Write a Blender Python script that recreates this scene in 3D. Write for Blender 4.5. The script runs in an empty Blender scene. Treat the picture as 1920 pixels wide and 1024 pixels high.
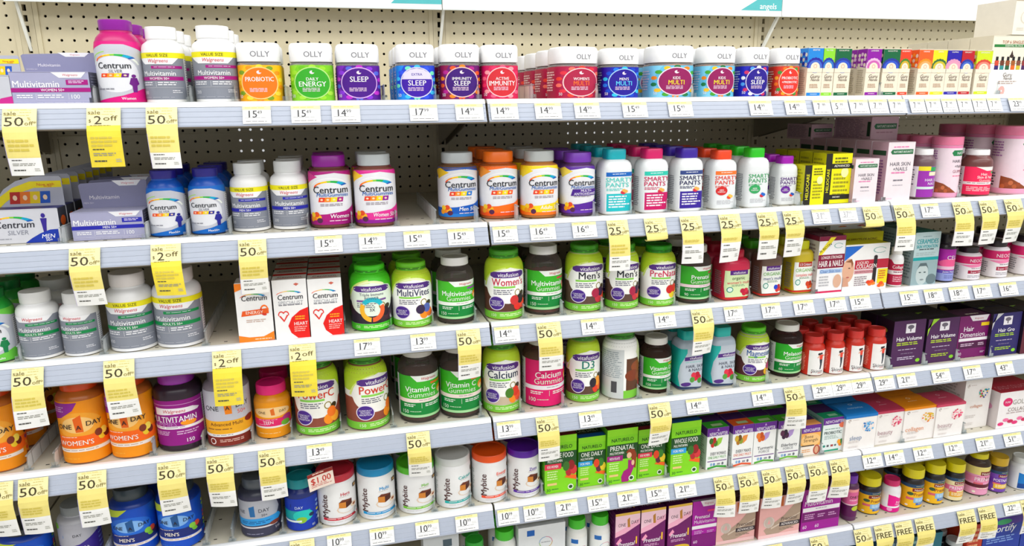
import bpy, math, random
from math import sin, cos, pi, radians
random.seed(7)
C = bpy.context.scene.collection
SC = bpy.context.scene

# ------------------------------------------------------------------ camera
ZO = 1.72                       # height of the top pegboard row above the floor
CF, CX, CY, CZ = 1334.5, -0.2868, -1.8658, -0.2234 + ZO
YAW, PIT, ROL = 0.2460, -0.2345, -0.0111
def _cam_axes():
    cy, sy, cp, sp, cr, sr = cos(YAW), sin(YAW), cos(PIT), sin(PIT), cos(ROL), sin(ROL)
    w = (sy*cp, cy*cp, sp); r = (cy, -sy, 0.0)
    u = (r[1]*w[2]-r[2]*w[1], r[2]*w[0]-r[0]*w[2], r[0]*w[1]-r[1]*w[0])
    r2 = tuple(r[i]*cr+u[i]*sr for i in range(3)); u2 = tuple(-r[i]*sr+u[i]*cr for i in range(3))
    return r2, u2, w
AR, AU, AW = _cam_axes()
from mathutils import Matrix, Vector
cam_d = bpy.data.cameras.new('camera'); cam = bpy.data.objects.new('camera', cam_d); C.objects.link(cam)
cam_d.sensor_width = 36.0; cam_d.lens = CF*36.0/1920.0; cam_d.clip_start = 0.05
cam.matrix_world = Matrix(((AR[0], AU[0], -AW[0], CX), (AR[1], AU[1], -AW[1], CY), (AR[2], AU[2], -AW[2], CZ), (0, 0, 0, 1)))
SC.camera = cam

# ------------------------------------------------------------------ world, lamps, exposure
wd = bpy.data.worlds.new('store_light'); SC.world = wd; wd.use_nodes = True
wd.node_tree.nodes['Background'].inputs[0].default_value = (0.95, 0.97, 1.0, 1)
wd.node_tree.nodes['Background'].inputs[1].default_value = 0.55
def area(name, loc, rot, sx, sy, power, col=(1, 1, 1)):
    l = bpy.data.lights.new(name, 'AREA'); l.shape = 'RECTANGLE'; l.size = sx; l.size_y = sy; l.energy = power; l.color = col
    o = bpy.data.objects.new(name, l); o.location = loc; o.rotation_euler = rot; C.objects.link(o); return o
area('ceiling_lamp', (0.6, -1.75, 3.25), (radians(22), 0, 0), 7.0, 0.6, 66)
area('ceiling_lamp', (0.6, -3.9, 3.25), (radians(35), 0, 0), 7.0, 0.8, 72)
area('ceiling_lamp', (3.2, -1.2, 3.2), (radians(15), radians(18), 0), 2.4, 0.6, 16)
SC.view_settings.view_transform = 'Standard'; SC.view_settings.look = 'None'
SC.view_settings.exposure = 0.12; SC.view_settings.gamma = 1.0; SC.view_settings.use_curve_mapping = False

# ------------------------------------------------------------------ pixel <-> place
def ray(px, py):
    a = (px-960)/CF; b = -(py-512)/CF
    return tuple(AW[i]+AR[i]*a+AU[i]*b for i in range(3))
def at(px, py, Y):
    d = ray(px, py); t = (Y-CY)/d[1]
    return (CX+d[0]*t, Y, CZ+d[2]*t)
def onz(px, py, Z):
    d = ray(px, py); t = (Z-CZ)/d[2]
    return (CX+d[0]*t, CY+d[1]*t, Z)
def proj(p):
    d = (p[0]-CX, p[1]-CY, p[2]-CZ)
    D = sum(d[i]*AW[i] for i in range(3))
    return 960+CF*sum(d[i]*AR[i] for i in range(3))/D, 512-CF*sum(d[i]*AU[i] for i in range(3))/D

# ------------------------------------------------------------------ materials
MATS = {}
def lin(h):
    c = [int(h[i:i+2], 16)/255 for i in (0, 2, 4)]
    g = sum(c)/3; c = [min(1, max(0, g+(x-g)*1.13)) for x in c]
    return [x/12.92 if x <= .04045 else ((x+.055)/1.055)**2.4 for x in c]
def mat(h, kind='paper'):
    k = (h, kind)
    if k in MATS: return MATS[k]
    m = bpy.data.materials.new(kind+'_'+h); m.use_nodes = True; nt = m.node_tree; b = nt.nodes['Principled BSDF']
    r, g, bl = lin(h)
    nz = nt.nodes.new('ShaderNodeTexNoise'); mx = nt.nodes.new('ShaderNodeMixRGB'); tc = nt.nodes.new('ShaderNodeTexCoord')
    nt.links.new(tc.outputs['Object'], nz.inputs['Vector'])
    nz.inputs['Scale'].default_value = {'paper': 90, 'plastic': 60, 'metal': 25, 'gummy': 55}.get(kind, 60); nz.inputs['Detail'].default_value = 2
    v = {'gummy': .45, 'metal': .06}.get(kind, .04)
    mx.inputs[1].default_value = (r*(1-v), g*(1-v), bl*(1-v), 1); mx.inputs[2].default_value = (min(1, r*(1+v)), min(1, g*(1+v)), min(1, bl*(1+v)), 1)
    nt.links.new(nz.outputs['Fac'], mx.inputs[0]); nt.links.new(mx.outputs[0], b.inputs['Base Color'])
    b.inputs['Roughness'].default_value = {'paper': .42, 'plastic': .32, 'metal': .38, 'gummy': .4, 'matte': .8}.get(kind, .45)
    b.inputs['Specular IOR Level'].default_value = {'paper': .35, 'matte': .15}.get(kind, .5)
    if kind == 'metal': b.inputs['Metallic'].default_value = .15
    if kind == 'clear':
        tr = nt.nodes.new('ShaderNodeBsdfTransparent'); tr.inputs[0].default_value = (.5+.5*r, .5+.5*g, .5+.5*bl, 1)
        ms = nt.nodes.new('ShaderNodeMixShader'); fr = nt.nodes.new('ShaderNodeFresnel'); fr.inputs[0].default_value = 1.5
        ma = nt.nodes.new('ShaderNodeMath'); ma.operation = 'MULTIPLY_ADD'; ma.inputs[1].default_value = .9; ma.inputs[2].default_value = .05 if h[0] in 'ef' and h != 'f0ece8' else .16
        b.inputs['Roughness'].default_value = .08
        nt.links.new(fr.outputs[0], ma.inputs[0]); nt.links.new(ma.outputs[0], ms.inputs[0])
        nt.links.new(tr.outputs[0], ms.inputs[1]); nt.links.new(b.outputs[0], ms.inputs[2])
        nt.links.new(ms.outputs[0], nt.nodes['Material Output'].inputs['Surface'])
    MATS[k] = m; return m

# ------------------------------------------------------------------ mesh collector
class MB:
    def __init__(s): s.v = []; s.f = []; s.mi = []; s.ms = []; s.ix = {}
    def m(s, m):
        if m not in s.ix: s.ix[m] = len(s.ms); s.ms.append(m)
        return s.ix[m]
    def add(s, vs, fs, m):
        n = len(s.v); k = s.m(m); s.v.extend(vs)
        for f in fs: s.f.append([i+n for i in f]); s.mi.append(k)
    def box(s, x0, x1, y0, y1, z0, z1, m):
        v = [(x, y, z) for x in (x0, x1) for y in (y0, y1) for z in (z0, z1)]
        s.add(v, [(0, 1, 3, 2), (4, 6, 7, 5), (0, 4, 5, 1), (2, 3, 7, 6), (0, 2, 6, 4), (1, 5, 7, 3)], m)
    def extrude_x(s, prof, x0, x1, m, closed=True):
        n = len(prof); v = [(x0, y, z) for y, z in prof]+[(x1, y, z) for y, z in prof]
        fs = [(i, (i+1) % n, n+(i+1) % n, n+i) for i in range(n if closed else n-1)]
        if closed: fs += [list(range(n-1, -1, -1)), list(range(n, 2*n))]
        s.add(v, fs, m)
    def build(s, name, parent=None, smooth=None, loc=None):
        me = bpy.data.meshes.new(name); me.from_pydata(s.v, [], s.f)
        for m in s.ms: me.materials.append(m)
        me.polygons.foreach_set('material_index', s.mi)
        if smooth:
            me.polygons.foreach_set('use_smooth', [True]*len(s.f)); me.set_sharp_from_angle(angle=radians(smooth))
        me.update()
        o = bpy.data.objects.new(name, me); C.objects.link(o)
        if parent: o.parent = parent
        if loc: o.location = loc
        return o
USED = {}
def tag(o, label, cat, group=None, kind=None):
    w = label.split()
    if len(w) > 16: print('LONG LABEL', len(w), label)
    if label in USED: print('DUP LABEL', label)
    USED[label] = 1
    o['label'] = label; o['category'] = cat
    if group: o['group'] = group
    if kind: o['kind'] = kind
    return o
def thing(name, label, cat, loc, rz=0, group=None):
    o = bpy.data.objects.new(name, None); o.empty_display_size = .02; C.objects.link(o)
    o.location = loc; o.rotation_euler = (0, 0, rz); tag(o, label, cat, group); return o
def struct(o): o['kind'] = 'structure'; return o
def dup(root, loc, label, rz=None):
    r = root.copy(); C.objects.link(r); r.location = loc
    if rz is not None: r.rotation_euler = (0, 0, rz)
    if label in USED: print('DUP LABEL', label)
    if len(label.split()) > 16: print('LONG', label)
    USED[label] = 1; r['label'] = label
    for ch in list(root.children):
        c = ch.copy(); C.objects.link(c); c.parent = r
        for g in ch.children:
            d = g.copy(); C.objects.link(d); d.parent = c
    return r

# ------------------------------------------------------------------ printing: flat shapes and lettering laid on a surface
TXT = {}
def text_tris(s, bold):
    k = (s, bold)
    if k in TXT: return TXT[k]
    cu = bpy.data.curves.new('t', 'FONT'); cu.body = s; cu.size = 1; cu.resolution_u = 2; cu.offset = 0
    o = bpy.data.objects.new('t', cu)
    me = bpy.data.meshes.new_from_object(o); me.calc_loop_triangles()
    vs = [v.co for v in me.vertices]
    tr = [[(vs[i].x, vs[i].y) for i in t.vertices] for t in me.loop_triangles]
    bpy.data.objects.remove(o); bpy.data.curves.remove(cu); bpy.data.meshes.remove(me)
    if not tr: TXT[k] = ([], 1.0); return TXT[k]
    x0 = min(p[0] for t in tr for p in t); x1 = max(p[0] for t in tr for p in t)
    cap = .682
    if bold: tr = tr+[[(p[0]+.022, p[1]) for p in t] for t in tr]; x1 += .022
    TXT[k] = ([[((p[0]-x0)/cap, p[1]/cap) for p in t] for t in tr], (x1-x0)/cap); return TXT[k]
def clip(poly, ax, lo, hi):
    for val, sgn in ((lo, 1), (hi, -1)):
        out = []; n = len(poly)
        for i in range(n):
            a = poly[i]; b = poly[(i+1) % n]; da = (a[ax]-val)*sgn; db = (b[ax]-val)*sgn
            if da >= 0: out.append(a)
            if (da > 0 and db < 0) or (da < 0 and db > 0):
                t = da/(da-db); out.append((a[0]+(b[0]-a[0])*t, a[1]+(b[1]-a[1])*t))
        poly = out
        if len(poly) < 3: return []
    return poly
def lay(mb, poly, m, f, off, cw, ch):
    polys = [poly]
    for ax, c in ((0, cw), (1, ch)):
        if not c: continue
        nxt = []
        for p in polys:
            lo = min(q[ax] for q in p); hi = max(q[ax] for q in p)
            a = math.floor(lo/c+1e-6); b = math.ceil(hi/c-1e-6)
            if b-a <= 1: nxt.append(p); continue
            for k in range(a, b):
                q = clip(p, ax, k*c, (k+1)*c)
                if q: nxt.append(q)
        polys = nxt
    for p in polys:
        mb.add([f(u, v, off) for u, v in p], [list(range(len(p)))], m)
def prints(mb, els, w, h, f, cw=None, ch=None, base=.0003, dl=None, kind='paper'):
    """els in label units (0..1 across, 0..1 up): r rect, e ellipse, p polygon, a arc, t text, l rows of fine print"""
    dl = dl or (.00004 if cw else .000018); k = 0; shapes = [e for e in els if e[0] != 't']; top = base+dl*(len(shapes)+1)
    for e in els:
        if e[0] == 't': continue
        k += 1; off = base+dl*k; m = mat(e[-1] if isinstance(e[-1], str) else e[-1][0], kind)
        if e[0] == 'r':
            _, a, b, c, d, _c = e; lay(mb, [(a*w, b*h), (c*w, b*h), (c*w, d*h), (a*w, d*h)], m, f, off, cw, ch)
        elif e[0] == 'e':
            _, a, b, ru, rv, _c = e; n = 18 if ru < .12 else 32
            lay(mb, [((a+ru*cos(2*pi*i/n))*w, b*h+ru*0*w+rv*h*sin(2*pi*i/n)) for i in range(n)], m, f, off, cw, ch)
        elif e[0] == 'p':
            lay(mb, [(a*w, b*h) for a, b in e[1]], m, f, off, cw, ch)
        elif e[0] == 'a':       # arc band: cu, cv, r (in widths), thickness0, thickness1, ang0, ang1, squash, colours
            _, cu, cv, r, t0, t1, a0, a1, sq, cols = e; n = 12
            for i in range(n):
                A = radians(a0+(a1-a0)*i/n); B = radians(a0+(a1-a0)*(i+1)/n)
                ta = t0+(t1-t0)*i/n; tb = t0+(t1-t0)*(i+1)/n
                q = [((cu+(r+g)*cos(T))*w, cv*h+(r+g)*sq*w*sin(T)) for T, g in ((A, -ta/2), (A, ta/2), (B, tb/2), (B, -tb/2))]
                lay(mb, q, mat(cols[min(len(cols)-1, i*len(cols)//n)], kind), f, off, cw, ch)
        elif e[0] == 'l':
            _, a, b, c, d, n, col = e; rr = random.Random(int(a*97+b*31+n))
            for i in range(n):
                y1 = d-(d-b)*i/n; y0 = y1-(d-b)/n*.5; x = a; end = c-(c-a)*rr.random()*.25
                while x < end-.01:
                    L = min(end-x, (c-a)*(.1+.2*rr.random()))
                    lay(mb, [(x*w, y0*h), ((x+L)*w, y0*h), ((x+L)*w, y1*h), (x*w, y1*h)], m, f, off, cw, ch); x += L+(c-a)*.035
    for e in els:
        if e[0] != 't': continue
        _, cu, cv, th, s, col, mw = e[:7]; o = e[7] if len(e) > 7 else {}
        tr, tw = text_tris(s, o.get('b', 0)); sh = th*h; rot = radians(o.get('rot', 0)); it = o.get('it', 0)
        lim = mw*(h if abs(o.get('rot', 0)) == 90 else w); sx = min(sh, lim/tw) if tw else sh
        if o.get('fit'): sx = lim/tw
        m = mat(col, kind); al = o.get('al', .5); cr, sr = cos(rot), sin(rot)
        for ti, t in enumerate(tr):
            q = []
            for x, y in t:
                X = (x-tw*al)*sx+it*y*sh; Y = (y-.5)*sh
                q.append((cu*w+X*cr-Y*sr, cv*h+X*sr+Y*cr))
            lay(mb, q, m, f, top+(.00003 if o.get('b') and ti >= len(tr)//2 else 0), cw, ch)

# ------------------------------------------------------------------ shelves: places
D = 0.543
ZS = {1: -.2167, 2: -.4464, 3: -.6482, 4: -.853, 5: -1.0537, 6: -1.2567, 7: -1.46}
DECK = {s: z+ZO-.0008 for s, z in ZS.items()}
LIPH, LIPF = .0387, .0177
SN = {1: 'top', 2: 'second', 3: 'third', 4: 'fourth', 5: 'fifth', 6: 'sixth', 7: 'bottom'}
ORD = ['first', 'second', 'third', 'fourth', 'fifth', 'sixth', 'seventh', 'eighth', 'ninth', 'tenth', 'eleventh', 'twelfth', 'thirteenth', 'fourteenth', 'fifteenth', 'sixteenth', 'seventeenth', 'eighteenth', 'nineteenth', 'twentieth', 'twenty-first', 'twenty-second', 'twenty-third', 'twenty-fourth', 'twenty-fifth', 'twenty-sixth', 'twenty-seventh']
IN = .0254; BAY = 36*IN

# ------------------------------------------------------------------ the setting
fl = MB(); fl.box(-4, 6, -6, .9, -.02, 0, mat('d9d4c8', 'plastic')); struct(fl.build('floor'))
ce = MB(); ce.box(-4, 6, -6, .9, 3.4, 3.44, mat('f4f4f2', 'matte')); struct(ce.build('ceiling'))

# pegboard: one mesh of punched one-inch cells, shared by the bays
peg = mat('cfc6ab', 'plastic'); dark = mat('17130f', 'matte'); brown = mat('8d8672', 'plastic')
def peg_mesh(r0, r1):
    b = MB(); R = .125*IN; hs = .5*IN; oc = [(cos(pi/8+i*pi/4)*R, sin(pi/8+i*pi/4)*R) for i in range(8)]
    sq = [(hs, hs*.45), (hs*.45, hs), (-hs*.45, hs), (-hs, hs*.45), (-hs, -hs*.45), (-hs*.45, -hs), (hs*.45, -hs), (hs, -hs*.45)]
    cor = [(hs, hs), (-hs, hs), (-hs, -hs), (hs, -hs)]
    fr = [(i, (i+1) % 8, 8+(i+1) % 8, 8+i) for i in range(8)]+[(20+0, 8+1, 8+0), (20+1, 8+3, 8+2), (20+2, 8+5, 8+4), (20+3, 8+7, 8+6)]
    wall = [(i, 12+i, 12+(i+1) % 8, (i+1) % 8) for i in range(8)]
    for r in range(r0, r1+1):
        for i in range(34):
            x = (1.5+i)*IN; z = -r*IN+ZO
            v = [(x+a, 0, z+c) for a, c in oc]+[(x+a, 0, z+c) for a, c in sq]+[None]*4
            v = [(x+a, 0, z+c) for a, c in oc]+[(x+a, 0, z+c) for a, c in sq]+[(x+a, 0, z+c) for a, c in cor]+[(x+a, .005, z+c) for a, c in oc]
            f = [(i2, 8+i2, 8+(i2+1) % 8, (i2+1) % 8) for i2 in range(8)]+[(16, 9, 8), (17, 11, 10), (18, 13, 12), (19, 15, 14)]+[(a, (a+1) % 8, 20+(a+1) % 8, 20+a) for a in range(8)]
            b.add(v, f, peg)
    zt = (-r0+.5)*IN+ZO; zb = (-r1-.5)*IN+ZO
    for x0, x1 in ((.62, 1.0), (35.0, 35.38)):
        b.box(x0*IN, x1*IN, -.0035, .004, zb, zt, peg)
    b.box(.62*IN, 35.38*IN, -.006, .004, zt-.0005, zt+.006, peg)     # rolled upper edge
    return b
UP = peg_mesh(-4, 11); LO = peg_mesh(12, 61)
BN = {-2: 'behind the far left end', -1: 'of the left bay', 0: 'of the middle bay', 1: 'of the right bay', 2: 'beyond the far right upright', 3: 'at the far right end'}
upo = UP.build('pegboard_panel', loc=(-BAY, 0, 0)); tag(upo, 'beige perforated pegboard, upper back panel '+BN[-1], 'pegboard', 'pegboard back panels')
loo = LO.build('pegboard_panel', loc=(-BAY, 0, 0)); tag(loo, 'beige perforated pegboard, lower back panel '+BN[-1], 'pegboard', 'pegboard back panels')
for b in (-2, 0, 1, 2, 3):
    for o, w in ((upo, 'upper'), (loo, 'lower')):
        c = o.copy(); C.objects.link(c); c.location = (b*BAY, 0, 0); tag(c, 'beige perforated pegboard, %s back panel %s' % (w, BN[b]), 'pegboard', 'pegboard back panels')
# back skin of the gondola, open where the next aisle's light comes through the holes
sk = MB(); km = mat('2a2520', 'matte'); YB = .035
xs = [-2*BAY, -.66*BAY+.0, -.2*BAY, .52*BAY, .9*BAY, 3*BAY]; zs = [-.02, ZO-14.4*IN, ZO-10.2*IN, ZO+.15]
openc = {(1, 1): 0, (3, 1): 1}
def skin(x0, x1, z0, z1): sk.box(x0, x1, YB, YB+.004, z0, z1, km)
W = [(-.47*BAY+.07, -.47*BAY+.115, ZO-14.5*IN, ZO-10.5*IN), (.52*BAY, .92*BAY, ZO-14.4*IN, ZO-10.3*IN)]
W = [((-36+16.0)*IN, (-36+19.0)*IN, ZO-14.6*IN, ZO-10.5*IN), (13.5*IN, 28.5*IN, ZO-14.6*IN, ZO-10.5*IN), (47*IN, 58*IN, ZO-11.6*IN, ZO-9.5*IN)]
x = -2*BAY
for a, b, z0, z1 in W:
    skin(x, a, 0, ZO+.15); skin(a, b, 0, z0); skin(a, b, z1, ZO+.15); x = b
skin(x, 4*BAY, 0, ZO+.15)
bo = sk.build('gondola_back_skin'); struct(bo); bo.name = 'wall_back'
# uprights with slots
um = mat('c6bda3', 'plastic')
def upright():
    b = MB(); b.box(-.6*IN, -.16*IN, -.004, .02, 0, ZO+.15, um); b.box(.16*IN, .6*IN, -.004, .02, 0, ZO+.15, um); b.box(-.16*IN, .16*IN, .010, .02, 0, ZO+.15, dark)
    w = MB(); z = ZO+.14
    while z > .1:
        w.box(-.17*IN, .17*IN, -.0035, .009, z-.0085, z, um); z -= .0222
    return b, w
for b in range(-1, 4):
    t = thing('shelf_upright', 'beige slotted upright post '+{-1: 'at the left end of the left bay', 0: 'between the left and middle bays', 1: 'between the middle and right bays', 2: 'at the far right edge', 3: 'beyond the right edge'}[b], 'upright', (b*BAY, 0, 0), 0, 'slotted uprights')
    B, S_ = upright(); B.build('post', t); o = S_.build('slot_bars', t); o['kind'] = 'stuff'
# shelves
deckm = mat('cdc8b8', 'plastic'); lipm = mat('b0b7c5', 'plastic'); rimm = mat('eef0f2', 'plastic'); undm = mat('8f8775', 'plastic')
BAYN = {-2: 'far left', -1: 'left', 0: 'middle', 1: 'right', 2: 'far right'}
def make_shelf(s):
    L = BAY-.003; z = 0
    t = thing('store_shelf', '%s metal shelf of the %s bay with silver price channel' % (SN[s], BAYN[-1]), 'shelf', (-BAY, 0, ZS[s]+ZO), 0, 'store shelves')
    d = MB(); d.box(.0015, L, -D+.004, -.006, -.006, -.0015, deckm); d.box(.003, L-.002, -D+.006, -D+.012, -.026, -.006, undm); d.box(.003, L-.002, -.03, -.012, -.026, -.006, undm)
    dk = d.build('deck', t)
    h = MB()
    for i in range(30):
        for y in (-D+.028, -D+.10): h.box(.03+i*.0295, .03+i*.0295+.006, y, y+.0025, -.0016, -.0012, dark)
    o = h.build('deck_slots', dk); o['kind'] = 'stuff'
    r = MB(); r.extrude_x([(-D+.012, -.0012), (-D+.006, .0012), (-D, .0), (-D-.0045, -.0075), (-D-.0025, -.0085), (-D+.004, -.006), (-D+.012, -.004)], .0015, L, rimm); rm_ = r
    c = MB(); y1, z1 = -D-.0038, -.0083; y2, z2 = -D-LIPF, -LIPH
    c.extrude_x([(y1, z1), (y2+.0008, z2+.0015), (y2-.002, z2+.0015), (y2-.002, z2-.001), (y2+.004, z2-.001), (y1+.004, z1)], .0015, L, lipm)
    for k in (.22, .5, .78):
        yy = y1+(y2-y1)*k; zz = z1+(z2-z1)*k; c.extrude_x([(yy, zz+.0004), (yy-.0006, zz-.0002), (yy-.0004, zz-.0012), (yy, zz-.0008)], .0015, L, lipm)
    pc = c.build('price_channel', t); rm_.build('channel_rim', pc, 40)
    e = MB(); e.extrude_x([(y2+.004, z2-.001), (y2-.0015, z2-.001), (y2+.001, z2-.0035), (y2+.006, z2-.0035)], .0015, L, mat('7d7466', 'plastic')); e.build('bottom_edge', pc)
    for x in (.006, L-.008):
        k = MB(); v = [(x, -.008, -.006), (x, -D+.11, -.006), (x, -D+.11, -.014), (x, -.25, -.06), (x, -.008, -.11)]
        v2 = [(a+.003, b, c_) for a, b, c_ in v]; k.add(v+v2, [(0, 1, 2, 3, 4), (9, 8, 7, 6, 5)]+[(i, (i+1) % 5, 5+(i+1) % 5, 5+i) for i in range(5)], undm); k.build('bracket', t)
    return t
for s in range(1, 8):
    t = make_shelf(s)
    for b in (-2, 0, 1, 2): dup(t, (b*BAY, 0, ZS[s]+ZO), '%s metal shelf of the %s bay with silver price channel' % (SN[s], BAYN[b]))
# header signs along the top
YS = -.06; ZSG = at(960, 18.0, YS)[2]; XJ = [at(829, 8, YS)[0]-BAY, at(829, 8, YS)[0], at(1466, 20, YS)[0], at(1895, 40, YS)[0]+.25]
XJ[0] = XJ[1]-(XJ[2]-XJ[1]); sgm = mat('f6f7f7', 'plastic')
for i, (nm) in enumerate(('left', 'middle', 'right')):
    x0, x1 = XJ[i]+.001, XJ[i+1]-.001
    t = thing('header_sign', 'white header sign strip above the %s bay%s' % (nm, (', teal corner tab', ', teal tab reading angels', '')[i]), 'sign', (x0, YS, ZSG), 0, 'header signs')
    b = MB(); b.box(0, x1-x0, 0, .004, 0, .30, sgm); b.box(0, x1-x0, -.002, .005, -.004, .0, mat('e3e8e8', 'plastic')); b.build('panel', t)
    if i < 2:
        w = x1-x0; p = MB()
        if i == 1: xa, xb = at(1389, 19, YS)[0]-x0, at(1406, 0, YS)[0]-x0; zt = at(1389, 19, YS)[2]-ZSG
        else: xa, xb = at(733, 6, YS)[0]-x0, at(744, -12, YS)[0]-x0; zt = at(733, 6, YS)[2]-ZSG
        els = [('p', [(xa, zt), (w, zt), (w, zt+.05), (xa+(xb-xa)*3.5, zt+.05)], '62bcc0')]
        if i == 1: els.append(('t', at(1441, 6, YS)[0]-x0, zt+.0115, .0145, 'angels', 'fafafa', .08, {'b': 1}))
        prints(p, els, 1, 1, lambda u, v, o: (u, -o, v)); p.build('tab', t)
    a = MB()
    for xx in ((-.0,) if i else (-.0,)):
        X0 = i*BAY-BAY-x0; zl = at(58 if i == 0 else 828, 96, 0)[2]-ZSG
        XF = max(X0, .006)
        for s_ in (0,):
            v = [(X0-.003, .06, zl), (X0+.003, .06, zl), (X0+.003, .06, zl+.012), (X0-.003, .06, zl+.012), (XF-.003, .004, .02), (XF+.003, .004, .02), (XF+.003, .004, .035), (XF-.003, .004, .035)]
            a.add(v, [(0, 1, 2, 3), (7, 6, 5, 4), (0, 4, 5, 1), (1, 5, 6, 2), (2, 6, 7, 3), (3, 7, 4, 0)], mat('eef0ec', 'plastic'))
    a.build('support_arm', t)

# ------------------------------------------------------------------ bottle, jar and box builders
def sup(th, n):
    c, s_ = cos(th), sin(th)
    if n == 2: return c, s_
    k = (abs(c)**n+abs(s_)**n)**(-1/n); return c*k, s_*k
PROF = {  # body profile (radius, height), cap profile, squareness, rib
 'pill': ([(.9, 0), (1, .012), (1, .69), (.98, .73), (.92, .77), (.82, .795), (.70, .815), (.68, .85)], [(.72, .838), (.735, .843), (.735, .985), (.71, 1.0), (0, 1.0)], 2, .02),
 'tablet': ([(.9, 0), (1, .012), (1, .62), (.985, .68), (.94, .74), (.86, .79), (.74, .83), (.66, .85), (.65, .89)], [(.68, .875), (.69, .88), (.69, .99), (.66, 1.0), (0, 1.0)], 2.3, .02),
 'gummy': ([(.93, 0), (1, .02), (1, .74), (.985, .775), (.93, .80), (.80, .815), (.74, .825), (.74, .85)], [(.77, .845), (.79, .85), (.79, .985), (.76, 1.0), (0, 1.0)], 2.6, .015),
 'squat': ([(.95, 0), (1, .02), (1, .63), (.97, .66), (.92, .675), (.92, .70)], [(.99, .685), (1.0, .70), (1.0, .93), (.97, .975), (.90, 1.0), (0, 1.0)], 3.4, 0),
 'smart': ([(.93, 0), (1, .02), (1, .68), (.985, .74), (.92, .79), (.80, .825), (.64, .84), (.62, .86)], [(.64, .845), (.66, .855), (.66, .975), (.62, 1.0), (0, 1.0)], 4.5, 0),
 'sleeve': ([(.92, 0), (1, .02), (1, .66), (.985, .73), (.945, .79), (.87, .835), (.78, .865), (.70, .88), (.70, .90)], [(.73, .88), (.75, .885), (.75, .93), (.735, .935), (.735, .94), (.75, .945), (.745, .985), (.70, 1.0), (.62, 1.0), (.60, .988), (0, .988)], 2, .012),
 'clear': ([(.92, 0), (1, .015), (1, .70), (.985, .745), (.93, .79), (.84, .825), (.74, .855), (.71, .885)], [(.72, .88), (.74, .885), (.73, .985), (.70, 1.0), (.62, 1.0), (.60, .99), (0, .99)], 2, .012),
 'jar': ([(.9, 0), (.985, .012), (1, .03), (1, .79), (.985, .83), (.95, .85), (.95, .87)], [(.95, .855), (.98, .865), (.98, .985), (.95, 1.0), (.86, 1.0), (.83, .985), (0, .985)], 2, 0),
 'tub': ([(.93, 0), (1, .015), (1, .72), (.97, .765), (.88, .80), (.74, .82), (.70, .84)], [(.73, .83), (.75, .84), (.75, .985), (.72, 1.0), (0, 1.0)], 2.2, .015),
 'round': ([(.9, 0), (1, .02), (1, .67), (.97, .73), (.88, .775), (.78, .80), (.72, .83)], [(.80, .82), (.83, .83), (.83, .96), (.79, 1.0), (.70, 1.0), (.68, .99), (0, .99)], 2, .015),
 'wide': ([(.93, 0), (1, .02), (1, .64), (.98, .69), (.90, .74), (.84, .76), (.84, .79)], [(.90, .775), (.94, .785), (.94, .95), (.90, 1.0), (0, 1.0)], 2, .012),
 'canister': ([(.97, 0), (1, .01), (1, .86), (.98, .875)], [(1.0, .865), (1.02, .87), (1.02, .985), (1.0, 1.0), (0, 1.0)], 2, 0),
}
def lathe(mb, prof, R, H, n, m, seg=40, rib=0, depth=1.0):
    ring = []
    for r, z in prof:
        if r == 0: ring.append([(0, 0, z*H)]); continue
        row = []
        for i in range(seg):
            x, y = sup(2*pi*i/seg, n); k = 1-(rib if (rib and i % 2) else 0); row.append((x*r*R*k, y*r*R*depth*k, z*H))
        ring.append(row)
    v = [p for r_ in ring for p in r_]; f = []; o = 0
    for a, b in zip(ring, ring[1:]):
        na, nb_ = len(a), len(b)
        if nb_ > 1: f += [(o+i, o+(i+1) % seg, o+na+(i+1) % seg, o+na+i) for i in range(seg)]
        else: f += [(o+i, o+(i+1) % seg, o+na) for i in range(seg)]
        o += na
    if len(ring[0]) > 1: f.append(list(range(seg-1, -1, -1)))
    mb.add(v, f, m)
def prad(prof, z):
    for (r0, z0), (r1, z1) in zip(prof, prof[1:]):
        if z0 <= z <= z1 and z1 > z0: return r0+(r1-r0)*(z-z0)/(z1-z0)
    return prof[-1][0]
def body_surface(prof, R, H, n, z0, h, wd, depth=1.0):
    N = 720; pts = []; acc = [0.0]
    for i in range(N+1):
        x, y = sup(2*pi*i/N, n); pts.append((x*R, y*R*depth))
    for i in range(N): acc.append(acc[-1]+math.hypot(pts[i+1][0]-pts[i][0], pts[i+1][1]-pts[i][1]))
    tot = acc[-1]; mid = acc[int(N*.75)]
    import bisect
    def f(u, v, off):
        s_ = (mid+u-wd/2) % tot; i = min(N-1, max(0, bisect.bisect_right(acc, s_)-1)); t = (s_-acc[i])/max(1e-9, acc[i+1]-acc[i])
        x = pts[i][0]+(pts[i+1][0]-pts[i][0])*t; y = pts[i][1]+(pts[i+1][1]-pts[i][1])*t
        z = z0*H+v; k = prad(prof, z/H); L = math.hypot(x, y)
        return (x*k+off*x/L, y*k+off*y/L, z)
    return f, tot
def fillers(mb, R, H, n, z1, m, seed, depth=1.0):
    rr = random.Random(seed); seg = 26; rows = 9; v = []; f = []
    for j in range(rows+1):
        for i in range(seg):
            x, y = sup(2*pi*i/seg, n); k = R*(.90+.07*rr.random()); v.append((x*k, y*k*depth, .004+(z1*H-.004)*j/rows+rr.uniform(-.002, .002)*(j > 0)))
    for j in range(rows):
        f += [(j*seg+i, j*seg+(i+1) % seg, (j+1)*seg+(i+1) % seg, (j+1)*seg+i) for i in range(seg)]
    f.append([rows*seg+i for i in range(seg)]); mb.add(v, f, m)

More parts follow.
